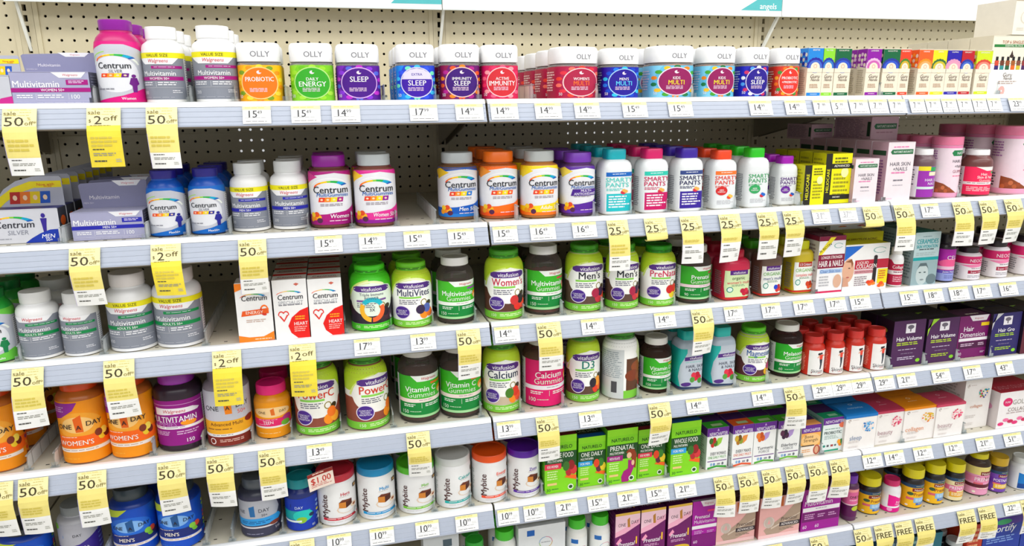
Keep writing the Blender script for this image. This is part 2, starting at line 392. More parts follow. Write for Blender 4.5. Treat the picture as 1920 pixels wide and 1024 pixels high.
def front_y(s, px, yb, extra):
    if yb is None: return -D+.018+extra
    y = onz(px, yb, DECK[s])[1]
    return min(max(y, -D+.012), -.2)+extra
def place_round(s, xl, xr, yt, yb, depth, extra, cap, H, n=2):
    xm = (xl+xr)/2; r = .03; z0 = DECK[s]; ym = 0
    for _ in range(4):
        yf = front_y(s, xm, yb, extra); yc = yf+r*depth
        pb = proj((at(xm, yt, yc)[0], yc, z0))[1]; ym = (yt+pb)/2
        a = at(xl, ym, yc); b = at(xr, ym, yc); ph = math.atan2((a[0]+b[0])/2-CX, yc-CY); q_ = n/(n-1); r = (b[0]-a[0])/2*(.985 if s < 3 else .97)*cos(ph)/(abs(cos(ph))**q_+abs(sin(ph)*depth)**q_)**(1/q_)
    top = at(xm, yt, yc+(r*cap if s >= 3 else 0))[2]
    h = H or (top-z0)
    lim = (ZS[s-1]-ZS[s]-.009) if s > 1 else 9
    h = min(h, lim)
    return (a[0]+b[0])/2, yc, z0, r, h
ITEMS = []
def bottle(s, xl, xr, yt, yb, kind, body, cap, label, desc, cat='bottle', name='supplement_bottle', rot=0, nb=0, bk='plastic', lz=None, lw=1.15, wrap=150, fill=None, group=None, H=None, extra=0, depth=1.0, gap=.003, captext=None, ring=None, stag=0, caprow=None):
    """label = (ground colour, elements, list of wrap strips)"""
    pf, cf, n, rib = PROF[kind]
    X, Y, Z, R, h = place_round(s, xl, xr, yt, yb, depth, extra, cf[0][0], H, n)
    t = thing(name, desc, cat, (X, Y, Z), radians(rot), group or '%s on the %s shelf' % (name.replace('_', ' ')+'s', SN[s]))
    b = MB(); lathe(b, pf, R, h, n, mat(body, bk), 48 if n > 2 else 40, 0, depth); b.build('body', t, 35)
    if fill:
        g = MB(); fillers(g, R, h, n, fill[1], mat(fill[0], 'gummy'), len(ITEMS), depth); o = g.build('gummies', t, 60); o['kind'] = 'stuff'
    c = MB(); lathe(c, cf, R, h, n, mat(cap, 'plastic'), 48, rib, depth)
    if captext:
        cp = [q for q in cf]; f, tot = body_surface(cf, R, h, n, cf[1][1], (cf[2][1]-cf[1][1])*h, 2*R*1.1, depth)
        prints(c, captext, 2*R*1.1, (cf[2][1]-cf[1][1])*h, f, .003)
    c.build('cap', t, 35)
    if label:
        ground, els = label[0], label[1]; z0, z1 = lz or {'pill': (.05, .66), 'tablet': (.02, .74), 'gummy': (.05, .79), 'squat': (.022, .625), 'smart': (.03, .66), 'sleeve': (.021, .865), 'clear': (.08, .66), 'jar': (.04, .79), 'tub': (.02, .74), 'round': (.04, .65), 'wide': (.03, .62), 'canister': (.05, .8)}[kind]
        w = 2*R*lw; hh = (z1-z0)*h; f, tot = body_surface(pf, R, h, n, z0, hh, w, depth); l = MB()
        chh = .006 if z1 > .64 else None; cw = .003
        if ground:
            a = tot*wrap/360/w; lay(l, [((.5-a)*w, 0), ((.5+a)*w, 0), ((.5+a)*w, hh), ((.5-a)*w, hh)], mat(ground), f, .0003, cw, chh)
        prints(l, els, w, hh, f, cw, chh, base=.0003); l.build('label', t)
    ITEMS.append((s, xl, xr, t, R))
    last = Y; words = desc.split(',')
    for k in range(nb):
        last += 2*R*depth+gap
        if last > -.02-R: break
        dup(t, (X+stag*(k+1), last, Z), desc_row(desc, k), t.rotation_euler.z)
    return t
def desc_row(desc, k):
    d = desc
    tail = ', %s from the front' % ORD[k+1]
    if len(d.split())+4 > 16: d = ' '.join(d.split()[:12]).rstrip(',')
    return d+tail
def box(s, xl, xr, yt, yb, dep, faces, desc, nb=0, cat='box', name='carton', group=None, extra=0, H=None, gap=.002, header=None, rz=0, cols=None, edge=None, lid=None, nbx=0):
    """faces: dict F/L/R/T -> (ground colour, elements)"""
    xm = (xl+xr)/2; z0 = DECK[s]; yf = front_y(s, xm, yb, extra)
    pb = proj((at(xm, yt, yf)[0], yf, z0))[1]; ym = (yt+pb)/2
    a = at(xl, ym, yf); b = at(xr, ym, yf); w = (b[0]-a[0])*.99; h = H or (at(xm, yt, yf)[2]-z0)
    lim = (ZS[s-1]-ZS[s]-.030) if s > 1 else 9
    h = min(h, lim)
    t = thing(name, desc, cat, ((a[0]+b[0])/2, yf+dep/2, z0), radians(rz), group or '%s on the %s shelf' % (name.replace('_', ' ')+'s', SN[s]))
    g = MB(); gF = faces['F'][0]; gm = mat(edge or gF); x0, x1, y0, y1 = -w/2, w/2, -dep/2, dep/2; e = .0006
    v = [(x, y, z) for x in (x0, x1) for y in (y0, y1) for z in (0, h)]
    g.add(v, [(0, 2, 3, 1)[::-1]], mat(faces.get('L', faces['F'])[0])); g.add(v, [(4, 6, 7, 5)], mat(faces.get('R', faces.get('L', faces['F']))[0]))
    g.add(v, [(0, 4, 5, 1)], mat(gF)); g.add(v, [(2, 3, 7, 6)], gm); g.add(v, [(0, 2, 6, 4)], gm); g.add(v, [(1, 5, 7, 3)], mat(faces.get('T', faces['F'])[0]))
    cb = g.build('carton_body', t)
    p = MB()
    if faces['F'][1]: prints(p, faces['F'][1], w, h, lambda u, q, o: (x0+u, y0-o, q))
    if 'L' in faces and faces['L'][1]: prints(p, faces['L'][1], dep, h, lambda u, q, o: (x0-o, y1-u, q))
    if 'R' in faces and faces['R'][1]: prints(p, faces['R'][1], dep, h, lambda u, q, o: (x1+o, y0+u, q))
    if 'T' in faces and faces['T'][1]: prints(p, faces['T'][1], w, dep, lambda u, q, o: (x0+u, y0+q, h+o))
    if p.v: p.build('print', cb)
    fl_ = MB(); fl_.box(x0+.001, x1-.001, y0-.0006, y0-.0001, h-.0002, h+.0006, gm); fl_.box(x0+.002, x1-.002, y0+dep*.02, y1-.001, h, h+.0005, mat(faces.get('T', faces['F'])[0])); 
    if not ('T' in faces and faces['T'][1]): fl_.build('top_flap', cb)
    if header:      # tall back panel: (height ratio, ground, elements, outline)
        hr, hc, hel, outl = header; hh = h*hr; q = MB()
        pts = [(x0+a_*w, h+b_*hh) for a_, b_ in outl]; n = len(pts)
        q.add([(x, y1, z) for x, z in pts]+[(x, y1+.002, z) for x, z in pts], [list(range(n)), list(range(2*n-1, n-1, -1))]+[(i, n+i, n+(i+1) % n, (i+1) % n) for i in range(n)], mat(hc))
        prints(q, hel, w, hh, lambda u, z, o: (x0+u, y1-o, h+z)); q.build('header_panel', t)
    if lid:         # domed folded lid
        q = MB(); n = 8; pr_ = [(y0-.0008+(dep+.0016)*i/n, h+.001+lid[1]*sin(pi*i/n)) for i in range(n+1)]
        q.extrude_x([(y0-.0008, h-lid[2])]+pr_+[(y1+.0008, h-lid[2])], x0-.0008, x1+.0008, mat(lid[0])); o = q.build('lid', t, 30)
        if len(lid) > 3:
            q2 = MB(); prints(q2, lid[3], w, dep, lambda u, z, o_: (x0+u, y0+z, h+.0012+lid[1]*sin(pi*max(0, min(1, z/dep)))+o_), .004, .004); q2.build('lid_print', o)
    ITEMS.append((s, xl, xr, t, w/2))
    Y = yf+dep/2
    for k in range(nb):
        Y += dep+gap+(.002 if header else 0)
        if Y > -.02-dep/2: break
        dup(t, (t.location.x, Y, z0), desc_row(desc, k))
    return t

# ------------------------------------------------------------------ label artwork
B_ = {'b': 1}
RB = ['e4572e', 'f08a24', 'f3c51c', '8cc63f', '2aa84a', '17a0c4', '1f5fae']
def fruit(u, v, r, cols):
    out = []; p = [(0, 0), (.9, .15), (.45, .8), (-.5, .7), (1.1, -.6), (-.8, -.3)]
    for (a, b), c in zip(p, cols): out.append(('e', u+a*r, v+b*r*.8, r*.62, r*.5, c))
    return out
def gummies_pile(u, v, r, col, col2):
    return [('e', u, v, r, r*.6, col), ('e', u+r*.9, v+r*.3, r*.8, r*.5, col2), ('e', u+r*.2, v+r*.6, r*.7, r*.45, col2)]
def wag_pill(band, who, value, count, pill=None, gray='898d97'):
    t = 1.0
    els = []
    if value: els += [('r', -.6, .885, 1.6, 1.0, 'e9e02b'), ('t', .5, .943, .062, 'VALUE SIZE', '4c4a20', .5)]; t = .885
    els += [('p', [(.0, t), (.95, t), (.8, t-.13), (.2, t-.13)], 'f2f2f4'), ('t', .5, t-.055, .075, 'Walgreens', 'c8444e', .42, {'it': .25})]
    els += [('r', .36, t-.225, 1.04, t-.165, pill or band), ('l', .42, t-.205, .98, t-.185, 1, 'd5d5e0'),
            ('t', .5, t-.325, .10, 'Multivitamin', 'f4f4f6', .92, B_), ('r', -.05, t-.475, 1.05, t-.395, band), ('t', .5, t-.435, .05, who, 'f4f4f6', .5, B_),
            ('l', .06, t-.60, .40, t-.51, 2, 'e8e8ec'), ('l', .47, t-.60, .97, t-.51, 2, 'e8e8ec'), ('r', .43, t-.61, .438, t-.5, 'd0d0d6'), ('r', -.02, t-.632, 1.02, t-.626, 'c8c8ce'),
            ('t', .14, .15, .07, count, 'e4e4e8', .2), ('l', .75, .12, .98, .2, 2, 'dcdce2'), ('l', .05, .03, .95, .05, 1, 'b8bac2')]
    side = [('r', 1.12, 0, 1.62, t, 'e6e6e8'), ('l', 1.16, .06, 1.58, .92, 16, '9a9aa2')]
    side += [('r', -.62, 0, -.14, t, 'e6e6e8'), ('l', -.58, .06, -.18, .92, 16, '9a9aa2')]
    return (gray, side+els)
def wag_box(band, who):
    F = ('a9a9c4', [('p', [(.52, 1), (.97, 1), (.9, .82), (.62, .82)], 'eeeef2'), ('t', .76, .91, .07, 'Walgreens', 'c8606a', .22, {'it': .25}), ('t', .32, .63, .2, 'Multivitamin', 'f8f8fa', .58, B_),
        ('r', .7, .6, .98, .76, band), ('l', .73, .63, .95, .73, 2, 'd8d0e4'), ('r', 0, .38, 1, .51, band), ('t', .52, .445, .08, who, 'f4f4f6', .4, B_), ('l', .06, .17, .27, .3, 2, 'f0f0f4'), ('l', .32, .17, .68, .3, 2, 'f0f0f4'),
        ('t', .8, .235, .13, '100', 'f8f8fa', .16), ('r', .3, .15, .304, .33, 'e4e4ec'), ('r', .71, .15, .714, .33, 'e4e4ec'), ('r', .03, .1, .97, .108, 'd8d8e4'), ('l', .3, .03, .9, .06, 1, 'c8c8d8')])
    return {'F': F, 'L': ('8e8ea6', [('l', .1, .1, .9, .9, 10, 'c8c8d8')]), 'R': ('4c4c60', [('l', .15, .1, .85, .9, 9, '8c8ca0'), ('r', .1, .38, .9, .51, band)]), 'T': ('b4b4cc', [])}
def wag_head(hr, band): return (hr, '8f8fab', [('p', [(.5, 1), (.92, 1), (.85, .8), (.6, .8)], 'eeeef2'), ('t', .72, .9, .07, 'Walgreens', 'c8606a', .25, {'it': .25}), ('t', .37, .4, .14, 'Multivitamin', 'e8e4ec', .6, B_), ('t', .14, .2, .06, who_(band), 'd8d4e0', .2)], [(.05, 0), (.98, 0), (1.0, .95), (.97, 1), (.05, .92), (.02, .85)])
def who_(b): return 'MEN 50+' if b == '2a2ca0' else 'WOMEN 50+'
def icons(u, v, w, h, cols):
    out = []; n = len(cols)
    for i, c in enumerate(cols): out.append(('p', [(u+w*i/n, v), (u+w*(i+1)/n, v), (u+w*(i+1)/n+.02, v+h), (u+w*i/n+.02, v+h)], c)); out.append(('e', u+w*(i+.5)/n+.01, v+h*.5, w/n*.22, h*.22, 'f6d8b8'))
    return out
def rainbow(u, v, r, sq=.5): return [('a', u, v, r, .03, .14, 172, 28, sq, RB)]
def centrum_gummy(sw, sw2, who, corner, whoc='f6f6f6'):
    return ('e6e6ea', [('p', [(-.9, .74), (-.1, .80), (.2, .93), (.6, .97), (1.2, .88), (1.9, .84), (1.9, 1), (-.9, 1)], sw), ('p', [(-.1, .76), (.25, .9), (.0, .99), (-.35, .93)], corner), ('a', .5, .62, .46, .02, .03, 150, 50, .6, ['f4f4f4'])]
        + rainbow(.5, .68, .34, .42) + [('t', .51, .66, .125, 'Centrum', '23262c', .74, B_), ('t', .54, .565, .07, 'MultiGummies', '2b62a8', .66, {'b': 1, 'it': .2})]
        + icons(.24, .43, .5, .085, ['d9432b', 'ee8a2a', 'e8d21f', sw2]) + [('l', .28, .34, .76, .395, 2, '9a8f98'),
        ('p', [(-.9, 0), (1.9, 0), (1.9, .34), (1.05, .34), (.8, .25), (.4, .2), (.05, .19), (-.9, .16)], sw), ('p', [(-.9, 0), (1.9, 0), (1.9, .12), (.6, .06), (-.9, .1)], sw2), ('t', .66, .16, .075, who, whoc, .5, {'b': 1, 'it': .15})]
        + fruit(.14, .13, .1, ['f0852b', 'f3b32e', 'd9522a', 'f3c83a', '54284a', 'e9a02a']) + [('l', .45, .05, .95, .08, 1, 'f0d8e4')])
def centrum_silver(col, col2, who, tone='c4c6cf'):
    return (tone, [('p', [(-.9, .80), (-.1, .84), (.3, .95), (.7, .95), (1.1, .85), (1.9, .80), (1.9, 1), (-.9, 1)], col), ('a', .5, .52, .5, .05, .05, 158, 22, .62, ['eef2ea']), ('a', .42, .57, .5, .03, .03, 165, 100, .62, ['a8d86a'])]
        + [('e', .48, .46, .46, .30, 'e4e5ea')] + rainbow(.5, .66, .38, .36) + [('t', .48, .605, .10, 'Centrum', '23262c', .72, B_), ('t', .5, .51, .05, 'SILVER', '6c6e78', .5, {'it': .1})]
        + icons(.2, .41, .52, .065, ['e0502c', 'f09030', 'ecd024', col2]) + [('p', [(-.9, 0), (1.9, 0), (1.9, .24), (1.0, .22), (.6, .11), (.1, .03), (-.9, .0)], col), ('a', .2, .55, 1.0, .012, .012, 275, 312, .9, ['f3d2c8']), ('e', .82, .43, .045, .028, col2), ('p', [(.76, .4), (.88, .4), (.92, .30), (.87, .27), (.86, .16), (.78, .16), (.77, .27), (.72, .3)], col2), ('t', .68, .06, .045, who, 'f6f6f6', .4, B_),
        ('r', 1.08, .05, 1.5, .8, 'e8e8e8'), ('l', 1.12, .08, 1.46, .78, 18, '8a8a90'), ('l', .1, .19, .5, .23, 1, '8e8f98')])
def vitaf(name, ncol, frt, body='fbfbf7', sub='6a6a78', win=None, leaf='b9d43a', seal=True, serifw=.76, nh=.125, lower='7cc242'):
    els = [('p', [(-.95, .62), (-.1, .62), (.12, .80), (.55, .88), (.95, .80), (1.15, .62), (1.95, .62), (1.95, 1), (-.95, 1)], leaf), ('a', .5, .45, .62, .05, .10, 165, 95, .85, ['d9e98a']), ('a', .5, .45, .55, .02, .06, 150, 60, .95, ['eef3c4'])]
    if win: els += [('p', [(-.95, .12), (1.95, .12), (1.95, .5), (1.05, .52), (.85, .33), (.5, .26), (.15, .34), (-.05, .52), (-.95, .52)], win)]
    els += [('e', .5, .56, .54, .30, body), ('p', [(.08, .785), (.17, .812), (.83, .812), (.92, .785), (.92, .735), (.83, .705), (.17, .705), (.08, .735)], '54307e'), ('t', .5, .758, .066, 'vitafusion', 'f4f0f8', .74, B_),
        ('t', .5, .635, nh, name, ncol, serifw, {'b': 1}), ('r', .16, .525, .66, .56, '8ccb5a'), ('l', .16, .405, .62, .50, 3, sub)]
    els += [('a', .72, .44, .07, .02, .02, 0, 360, 1, ['8a7a20']), ('e', .86, .42, .07, .045, '3a3218')]
    if seal: els += [('e', .22, .27, .19, .125, 'e9e2f0'), ('e', .22, .27, .17, .112, '4b2a86'), ('t', .22, .305, .026, 'CLINICALLY', 'efe8f6', .26, B_), ('t', .22, .27, .026, 'PROVEN', 'efe8f6', .2, B_), ('t', .22, .235, .026, 'ABSORPTION', 'efe8f6', .26, B_)]
    els += [('p', [(-.95, 0), (1.95, 0), (1.95, .13), (1.0, .14), (.5, .115), (0, .12), (-.95, .13)], lower), ('l', .3, .03, .9, .085, 2, 'd8efb8'), ('t', .16, .06, .05, '150', 'e4f4d0', .14)]
    els += fruit(.72, .22, .17, frt)
    return (body, els)
def wag_gum(top, low, l1, l2, cnt, sub='ADULT', dotc='ef8a2a', pill='8a4a9a', lw_='f2f6ee'):
    return (top, [('p', [(.28, 1), (1.05, 1), (.98, .86), (.42, .86)], 'f0f4ee'), ('t', .68, .93, .06, 'Walgreens', 'c8444e', .42, {'it': .25}), ('r', .72, .77, 1.12, .82, pill),
        ('r', -.6, 0, 1.7, .42, low), ('r', -.1, .36, 1.25, .45, lw_), ('l', .45, .385, .85, .42, 1, 'b0a0a8'), ('t', .5, .68, .125, l1, 'f8faf6', .82, B_), ('t', .52, .545, .12, l2, 'e4f4dc', .86), ('e', 1.02, .6, .12, .09, dotc), ('e', 1.0, .55, .07, .06, 'f3d9a0'),
        ('l', .1, .24, .42, .32, 2, 'f0f6ec'), ('l', .58, .24, .98, .32, 2, 'f0f6ec'), ('r', .5, .22, .508, .34, 'd0e4cc'), ('t', .14, .14, .085, cnt, 'e8f2e4', .2), ('l', .25, .12, .5, .15, 1, 'd0e8c8'), ('r', -.6, 0, 1.7, .06, 'a8d8a0'),
        ('r', -.62, 0, -.05, 1, 'e4e8ea'), ('l', -.55, .08, -.1, .92, 14, '8f98a4')])
def olly(bg, bg2, circ, l1, l2, deco, c1='f8f4f4', c2=None, top=None, h1=.085, h2=.14, rim='f4e8f0', cu=.5):
    els = [('p', [(-.9, 0), (.3, 0), (-.05, .5), (.2, 1), (-.9, 1)], bg2)]
    rr = random.Random(len(l1+l2)*7)
    for i in range(14):
        a = i*2*pi/14+.2; els.append(('e', cu+.50*cos(a), .5+.46*sin(a), .075, .06, deco[i % len(deco)]))
    els += [('e', cu, .5, .40, .455, rim), ('e', cu, .5, .375, .425, circ)]
    if top: els += [('p', [(cu-.36, .6), (cu+.36, .6), (cu+.3, .77), (cu+.16, .88), (cu, .92), (cu-.16, .88), (cu-.3, .77)], 'ded8ea'), ('t', cu, .74, .07, top, circ, .32, B_)]
    else: els += [('e', cu, .80, .05, .05, 'f0e0e8'), ('e', cu+.03, .82, .03, .03, circ)]
    els += [('t', cu, .61 if not top else .49, h1, l1, c1, .6, B_), ('t', cu, .47, h2, l2, c2 or c1, .66, B_), ('l', cu-.22, .24, cu+.22, .36, 3, 'e0c8d8'), ('t', cu-.44, .13, .09, '50', 'f4f0f4', .14)]
    els += [('l', -.62, .2, -.1, .85, 8, rim)]
    return (bg, els)
def ollycap(cu=.55): return [('t', cu, .48, .40, 'OLLY', '86868c', .56, {'b': 1})]
def smarty(col, c2, who, top, block=True, fruits=('c8344a', 'e4b060')):
    els = [('l', -.5, .1, -.12, .85, 16, '8c8c94'), ('r', .12, .895, .92, .995, top), ('l', .3, .93, .75, .96, 1, 'f0f0f4'), ('t', .51, .81, .105, 'SMARTY', col, .8, {'fit': 1, 'b': 1}), ('t', .45, .685, .105, 'PANTS', col, .66, {'fit': 1, 'b': 1}), ('l', .13, .53, .6, .6, 2, col)]
    if block: els += [('r', .1, .04, .9, .47, c2), ('r', .1, .04, .14, .47, 'f0f0f4'), ('l', .2, .1, .82, .42, 5, 'f0eef4')]
    else: els += [('e', .35, .46, .2, .12, c2), ('t', .35, .48, .04, 'KIDS', 'f4f4f4', .2, B_), ('t', .35, .43, .035, 'FORMULA', 'f4f4f4', .26, B_), ('l', .2, .08, .8, .2, 3, 'c8c8cc')]
    els += gummies_pile(.62, .5 if block else .28, .08, fruits[0], fruits[1])
    return ('eceef0', els)
def guru(col, m1, m2, l1, hw=1.0):
    F = ('ece3d0', [('r', 0, .6, 1, .985, col)]+[('e', .5+.42*cos(a)*1.0, .62+.12*sin(a)*1.15, .13, .045, m1) for a in [i*pi/8 for i in range(9)]]+[('e', .5, .62, .44, .13, m2), ('e', .5, .60, .30, .105, 'ece3d0'), ('a', .5, .625, .1, .05, .05, 0, 360, 1, ['e8b8a0']), ('r', 0, .50, 1, .585, 'ece3d0'),
        ('t', .5, .95, .028, l1, 'f2efe8', .8, B_), ('t', .52, .42, .075, 'Guru', '5a4a42', .62, {'it': .2}), ('t', .55, .35, .055, 'Nanda', '5a4a42', .6, {'it': .3}), ('l', .22, .17, .8, .26, 3, 'b89880'), ('r', .06, .02, .94, .085, col), ('l', .3, .04, .75, .06, 1, 'f4f0e4')])
    L = ('e6dcc8', [('p', [(0, .64), (1, .60), (1, .99), (0, .99)], col)]+[('e', .2+.3*(i % 3), .66+.1*(i//3)+.02*(i % 2), .13, .04, m1 if i % 2 else 'e8d8c8') for i in range(9)]+[('l', .12, .05, .85, .56, 13, 'b0a490')])
    return {'F': F, 'L': L, 'R': L, 'T': ('efe8da', [])}
def nat_b(stripe, l1, l2, band, who, frt, preg=False):
    els = [('r', 0, .88, 1, 1, '8ed42a'), ('r', 0, .45, 1, .72, '1c4a22'), ('t', .5, .80, .062, 'NATURELO', '18401c', .72, B_), ('t', .5, .655, .085, l1, 'f0f2ea', .8, B_), ('t', .32, .565, .045, l2, 'f0f2ea', .46, B_), ('r', 0, .42, .52, .52, band), ('t', .25, .47, .045, who, 'f6f6f6', .34, B_), ('l', .08, .22, .42, .39, 4, 'd8f0a8'), ('r', .08, .14, .38, .18, 'e8c88a'), ('t', .12, .06, .05, '30', '24602a', .14), ('l', .22, .045, .5, .075, 1, '3c7c34')]
    if preg: els += [('p', [(.62, .56), (.72, .62), (.9, .6), (.98, .5), (.95, .25), (.84, .3), (.8, .5)], '8a3a1c'), ('e', .73, .5, .08, .055, 'e8c0a0'), ('p', [(.7, .42), (.86, .40), (.9, .28), (.72, .02), (.5, .02), (.48, .12), (.56, .22), (.7, .26)], 'a01c7a'), ('e', .86, .36, .05, .05, 'e8c0a0')]
    else: els += [('p', [(.62, .26), (1, .2), (1, .28), (.7, .3)], 'ea6a28')]+fruit(.76, .36, .17, frt)
    els += [('e', .82, .08, .09, .05, 'e8f0dc'), ('e', .82, .08, .06, .03, '2c4a2c')]
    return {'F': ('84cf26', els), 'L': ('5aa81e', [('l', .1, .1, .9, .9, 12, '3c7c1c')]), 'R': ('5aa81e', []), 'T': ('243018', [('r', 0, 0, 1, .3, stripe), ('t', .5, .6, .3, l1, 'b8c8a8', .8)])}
def newch(acc, topc, l1, l2, lc, art, tone='f2f3f1'):
    F = (tone, [('r', 0, .80, 1, 1, '652a8e'), ('t', .52, .85, .085, 'NEWCHAPTER', 'f0e8f6', .84, B_), ('p', [(.45, .92), (.55, .92), (.5, .98)], 'c8a8dc')]+art+[('t', .55, .37, .075, l1, '4a4a52', .72), ('t', .5, .28, .06, l2, lc, .84), ('r', .06, .18, .96, .2, '7a5490'), ('e', .25, .11, .05, .035, '8ab0d0'), ('e', .38, .11, .05, .035, '7090c0'), ('r', .52, .09, .66, .13, '90909a'), ('e', .78, .11, .05, .035, '70707a'), ('p', [(.08, .0), (.5, .035), (.96, .0), (.96, .045), (.5, .08), (.08, .045)], acc)])
    return {'F': F, 'L': ('d8dcd8', [('l', .1, .1, .9, .78, 12, 'a8aca8'), ('r', 0, .8, 1, 1, '5a2a7e')]), 'T': (topc, [('r', 0, .5, 1, 1, '43205e'), ('r', .3, .12, .8, .3, 'b8d0a0')]), 'R': ('d8dcd8', [])}
def mybite(col, word, colt=None):
    return ('f2f1f0', [('t', .16, .48, .155, 'Mybite', '4a2420', .62, {'b': 1, 'rot': 90}), ('t', .64, .77, .085, word, colt or col, .55, B_), ('l', .5, .68, .8, .7, 1, 'b8a8a0'), ('a', .68, .37, .24, .03, .03, 0, 360, .45, ['e2cdb8']), ('p', [(.48, .42), (.64, .38), (.64, .54), (.48, .56)], 'c8823a'), ('p', [(.48, .56), (.56, .62), (.8, .58), (.64, .54)], '6a3420'), ('p', [(.64, .38), (.8, .44), (.8, .58), (.64, .54)], '4a2014'), ('e', .86, .4, .1, .06, 'e8d4bc'), ('e', .87, .4, .05, .03, '8a4a2a'), ('r', .1, .10, 1.0, .165, col), ('l', .2, .12, .95, .145, 1, 'f4ece8'), ('l', .2, .04, .9, .055, 1, 'c0b8b4'), ('r', .86, .84, 1.0, .94, '4a3420'), ('e', .93, .89, .04, .03, 'c8a060'), ('l', -.5, .2, -.12, .85, 10, 'b8c0bc')])
def oad(bg, bg2, glow, l1, extra, tcol='2a2220', one='c85a20', frt=None, band='ef6a1e', side=None):
    els = [('e', .5, .62, .46, .2, bg2), ('e', .5, .62, .3, .13, glow), ('t', .25, .60, .075, 'ONE', tcol, .34, {'it': .05, 'b': 1}), ('t', .80, .63, .075, 'DAY', tcol, .32, {'it': .05, 'b': 1}), ('p', [(.43, .72), (.58, .78), (.60, .5), (.46, .5)], one), ('t', .52, .58, .07, 'A', '2a2220', .12, B_)]
    els += [('r', -.9, .25, 1.9, .44, band), ('t', .42, .33, .075, l1, 'f8f0e6', .66, B_), ('l', .12, .41, .5, .43, 1, 'f4e0cc'), ('r', -.1, .18, 1.1, .235, 'f0e6de'), ('l', .12, .195, .85, .215, 1, 'b09080'), ('l', .1, .04, .5, .08, 1, bg2)]
    els += extra
    if frt: els += fruit(.92, .38, .12, frt)
    if side: els += [('e', 1.25, .12+.09*i, .045, .03, side[i % len(side)]) for i in range(9)]
    return (bg, els)
def oad_prenatal(topc='5a0c50'):
    F = ('6a1460', [('p', [(0, .52), (.4, .58), (1, .74), (1, 1), (0, 1)], 'f2b4cc'), ('p', [(0, .62), (.5, .72), (1, .86), (1, 1), (0, 1)], 'f6d0de'), ('r', 0, .95, 1, 1, 'd8b04a'), ('t', .27, .76, .065, 'ONE', '2a2230', .3), ('t', .8, .79, .065, 'DAY', '2a2230', .3), ('p', [(.48, .86), (.58, .9), (.6, .7), (.5, .7)], 'b8803a'), ('p', [(.04, .40), (.2, .5), (.28, .44), (.1, .36)], 'f0a0c0'),
        ('t', .45, .36, .085, 'Prenatal', 'f4e8f0', .66, {'b': 1, 'it': .2}), ('t', .87, .41, .15, '1', 'f0c23a', .12, B_), ('l', .15, .22, .85, .28, 2, 'd8a8cc'), ('e', .55, .1, .4, .06, 'd8b43a')])
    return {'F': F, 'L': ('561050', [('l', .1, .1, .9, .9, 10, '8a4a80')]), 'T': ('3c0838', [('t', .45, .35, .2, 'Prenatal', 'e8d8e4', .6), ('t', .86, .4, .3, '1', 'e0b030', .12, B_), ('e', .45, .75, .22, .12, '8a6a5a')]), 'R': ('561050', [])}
def oad_adv():
    F = ('e8b4b0', [('p', [(.25, 0), (1, .25), (1, .92), (.6, .5), (.12, .2)], 'b09a88'), ('p', [(.3, .2), (1, .5), (1, .52), (.3, .24)], 'd8c8b8'), ('t', .32, .80, .085, 'ONE', '2a2228', .26), ('t', .72, .84, .085, 'DAY', '2a2228', .26), ('p', [(.5, .96), (.56, .98), (.57, .74), (.51, .74)], 'c86a30'), ('a', .24, .38, .12, .03, .03, 0, 360, 1, ['d8ccc4']), ('e', .24, .38, .1, .13, 'c8bab0'), ('p', [(.2, .34), (.28, .34), (.24, .46)], 'e8a8a8'), ('t', .72, .42, .085, 'Prenatal', '4a3a3a', .42, {'it': .2}), ('r', .5, .24, 1, .34, '3a3036'), ('t', .75, .29, .06, 'ADVANCED', 'f0e8e4', .42, B_), ('l', .5, .14, .9, .2, 2, '8a7468'), ('r', 0, 0, 1, .08, 'f0cac8')])
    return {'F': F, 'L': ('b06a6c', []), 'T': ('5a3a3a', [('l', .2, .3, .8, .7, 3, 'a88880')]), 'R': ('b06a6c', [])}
def nm(ground, l1, l2, mid, low, l1c='7a2a20', black=False):
    return (ground, [('r', -.9, .86, 1.9, 1.0, '2c4a6a'), ('l', .4, .91, .95, .94, 1, 'd8c88a'), ('r', .28, .70, 1.12, .84, '7a1f24'), ('t', .7, .77, .085, 'Nature Made', 'f6e8d8', .76, B_), ('e', .72, .86, .07, .03, '4a8a34'), ('t', .66, .58, .13, l1, l1c, .76), ('l', .5, .49, .95, .52, 1, 'a06a3a'), ('e', .22, .6, .12, .07, '3a5a3c'), ('r', .08, .34, .4, .44, 'd86a7a')]+([('r', .36, .22, 1.1, .44, mid), ('l', .42, .26, 1.0, .4, 3, 'dce8f4'), ('r', .46, .12, 1.0, .21, low), ('l', .55, .15, .95, .18, 1, 'e8f0f8')] if not l2 else [('r', -.9, .45, 1.9, .66, mid), ('t', .55, .56, .13, l2, 'f8f0f4', .9, B_), ('r', .12, .16, .95, .38, low), ('l', .2, .2, .85, .34, 3, 'f4ead0')])+[('e', .12, .1, .06, .04, 'f8f0e0')])
